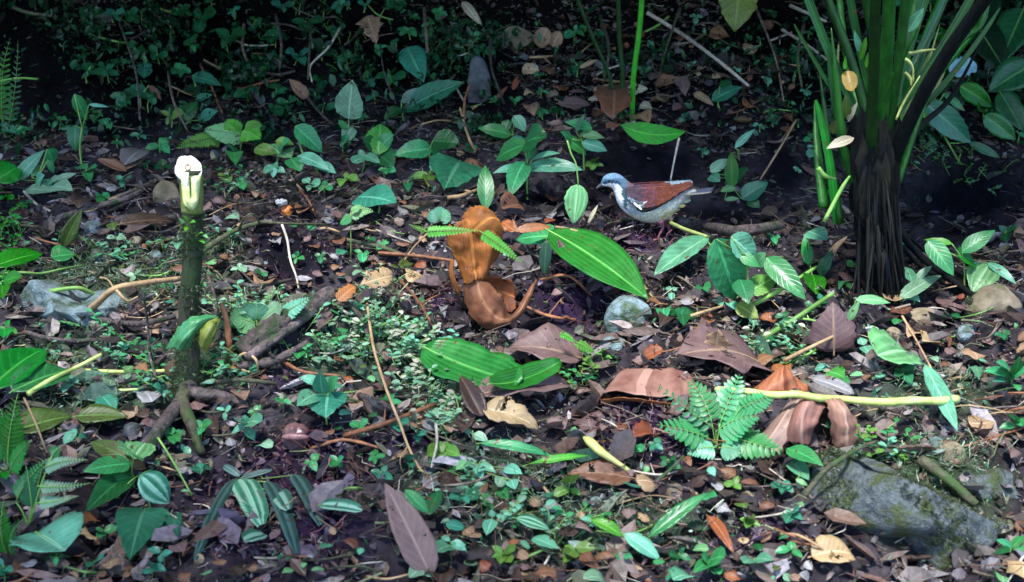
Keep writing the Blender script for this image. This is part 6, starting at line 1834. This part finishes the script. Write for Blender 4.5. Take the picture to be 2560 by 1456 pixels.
for reg, cnt, sz in GRN:
    for _ in range(cnt):
        s = R.uniform(*sz)
        p = pick(reg, s * .32)
        if not p: continue
        px, py = p
        a = R.uniform(0, 6.28)
        mt = R.choice(('mid', 'mint', 'deep', 'teal', 'mint2', 'olive', 'light'))
        dx, dy = math.cos(a) * s / 2, math.sin(a) * s / 2 * .55
        ground_leaf('green_leaf', f"{'small' if s < 32 else 'mid-sized'} {COLN[mt]} fallen leaf", px - dx, py - dy, px + dx, py + dy, s * R.uniform(.25, .5), mt, R.choice(('ovate', 'lance', 'oblong')), R.uniform(.012, .035), R.uniform(.012, .035),
                    t=R.uniform(.5, .95), fold=R.uniform(-.1, .5), arch=R.uniform(-.05, .2), cat='leaf', group='green leaves fallen on the litter', wave=R.uniform(.0, .08), twist=R.uniform(-.6, .6), roll=R.uniform(-.4, .4), nl=9, nw=2)
TWG = [((60, 420, 1100, 1000), 46, (50, 150)), ((1300, 60, 2000, 350), 24, (40, 120)), ((1650, 600, 2560, 1100), 30, (60, 170)), ((1000, 1050, 2560, 1440), 34, (60, 190)), ((0, 1000, 1000, 1440), 22, (60, 160)), ((250, 20, 1300, 330), 24, (60, 150))]
for reg, cnt, sz in TWG:
    for _ in range(cnt):
        s = R.uniform(*sz)
        p = pick(reg, 9)
        if not p: continue
        px, py = p
        a = R.gauss(0, .5) + (math.pi if R.random() < .5 else 0)
        mt = R.choice(('bark', 'palewood', 'tanwood', 'rot', 'redwood', 'mossbark', 'greenstem'))
        dx, dy = math.cos(a) * s / 2, math.sin(a) * s / 2 * .6
        b = R.uniform(-.12, .12) * s
        hh = R.uniform(.01, .03)
        pts = [(px - dx, py - dy, .006), (px - dx * .3, py - dy * .3 + b, hh), (px + dx * .4, py + dy * .4 + b * .7, hh), (px + dx, py + dy, .008)]
        side = () if R.random() < .6 else ([(px, py + b, hh), (px + dx * .3 + 8, py - 18 * R.choice((-1, 1)), .02)],)
        stick('twig', {'bark': 'dull brown', 'palewood': 'pale dry', 'tanwood': 'tan', 'rot': 'dark rotten', 'redwood': 'reddish', 'mossbark': 'mossy', 'greenstem': 'green'}[mt] + (' long' if s > 110 else ' short') + (' forked' if side else '') + ' twig',
              pts, R.uniform(1.4, 4.2), mt, 'twig', group='thin twigs strewn over the litter', side=side, seg=6)


# hanging rootlets and vines on the bank and out of the hollow's rim
for i, (a, b, c, d) in enumerate([(610, 60, 640, 190), (690, 40, 700, 170), (780, 60, 770, 200), (1060, 20, 1070, 180), (1230, 60, 1260, 260), (1500, 40, 1510, 200), (420, 180, 470, 330), (300, 60, 350, 300), (1700, 20, 1640, 220), (1890, 20, 1960, 260), (950, 110, 990, 260), (2010, 60, 2005, 220)]):
    stick('bank_vine', f"{('grey', 'brown', 'mossy')[i % 3]} thin vine hanging down the shaded bank", [(a, b, .05), ((a + c) / 2 + R.uniform(-20, 20), (b + d) / 2, .08), (c, d, .03)], R.uniform(2, 4.5), ('bark', 'rot', 'mossbark')[i % 3], 'vine', group='vines hanging on the bank', rough=.08)

# big dim leaves of the bank's shrubs at the right
for i, (x0, y0, x1, y1, w, mt) in enumerate([(2480, -20, 2440, 110, 56, 'dark'), (2560, 20, 2500, 160, 64, 'deep'), (2440, 60, 2520, 190, 60, 'dark'), (2580, 160, 2470, 230, 80, 'deep'), (2500, 230, 2560, 330, 56, 'deep'), (2400, 215, 2482, 268, 44, 'pure'), (2460, 290, 2540, 350, 46, 'mid'), (2420, 200, 2380, 300, 26, 'dark')]):
    ground_leaf('shrub_leaf', f"{('half-seen', 'vivid', 'narrow', 'dim', 'glowing', 'small vivid', 'drooping', 'blackish')[i]} broad shrub leaf on the slope", x0, y0, x1, y1, w, mt, 'ovate', .12, .12, t=.2, cat='leaf', group='broad shrub leaves at the right slope', dd=0)


# rotting wood and roots heaped between the stump's foot and the dark humus
for i, (pts, r, mt) in enumerate([([(560, 880, .02), (640, 845, .04), (720, 800, .05), (800, 752, .03)], 9, 'rot'), ([(600, 915, .02), (690, 900, .03), (780, 850, .03)], 12, 'rot'), ([(840, 735, .03), (900, 790, .03), (925, 860, .02)], 7, 'rot'),
                                  ([(520, 960, .02), (600, 950, .04), (690, 960, .02)], 7, 'mossbark'), ([(700, 900, .01), (760, 930, .03), (850, 940, .02)], 5, 'redwood'), ([(860, 1090, .02), (960, 1060, .04), (1090, 1010, .03)], 7, 'redwood'),
                                  ([(900, 990, .02), (960, 1010, .04), (1020, 1050, .01)], 8, 'rot'), ([(560, 700, .02), (640, 715, .03), (730, 700, .02)], 6, 'rot'), ([(860, 600, .02), (960, 620, .03), (1030, 650, .01)], 6, 'mossbark'),
                                  ([(250, 800, .02), (350, 810, .04), (440, 790, .03)], 8, 'rot'), ([(60, 830, .01), (140, 850, .03), (260, 850, .02)], 6, 'rot'), ([(1000, 700, .02), (1050, 760, .03), (1090, 830, .01)], 4, 'redwood'),
                                  ([(520, 690, .01), (540, 760, .04), (530, 840, .03)], 4, 'rot'), ([(380, 800, .01), (372, 870, .05), (390, 950, .02)], 4, 'rot'), ([(1350, 700, .02), (1420, 690, .04), (1480, 740, .01)], 4, 'redwood'),
                                  ([(1300, 760, .02), (1370, 790, .03), (1440, 800, .01)], 5, 'redwood'), ([(780, 1120, .01), (860, 1100, .03), (950, 1120, .01)], 5, 'redwood')]):
    stick('rotten_root', f"{('thick', 'knobbly', 'bent')[i % 3]} {'rotten' if mt == 'rot' else 'reddish' if mt == 'redwood' else 'mossy'} root", pts, r, mt, 'root', group='rotten roots in the leaf mould', rough=.14, side=([pts[1], (pts[1][0] + R.uniform(-40, 60), pts[1][1] - R.uniform(15, 40), .05)],) if i % 2 else ())


creeping_herb("bright mint-tipped herb between the stump's drooping leaf and the rotten log", [(620, 800), (660, 780), (700, 770), (590, 820)], n=7, mats=('mint2', 'light', 'mint'))
creeping_herb("pale herb straggling over the boulder's far rim, beside the mossy root", [(2180, 1110), (2250, 1140), (2120, 1140)], n=6, mats=('olive2', 'mint', 'mid'))
creeping_herb("added vivid green herb crowding the left edge behind the long green leaf strip", [(20, 620), (30, 560), (15, 700)], n=9, mats=('pure', 'mid', 'pure'))  # vivid green added to echo the colour cast along the left edge

creeping_herb("low pale ferny growth around the near side of the stump's foot", [(540, 960), (400, 960), (350, 930), (600, 940)], n=7, mats=('mid', 'mint', 'teal'))
creeping_herb("pale tangled herb on the right bank of the rotten log", [(850, 850), (800, 880), (760, 900), (870, 900)], n=7, mats=('mint', 'mint2', 'mid'))
creeping_herb("dull green herb behind the smooth brown branch left of the stump", [(300, 650), (380, 640), (230, 640)], n=6, mats=('mid', 'mint', 'olive'))
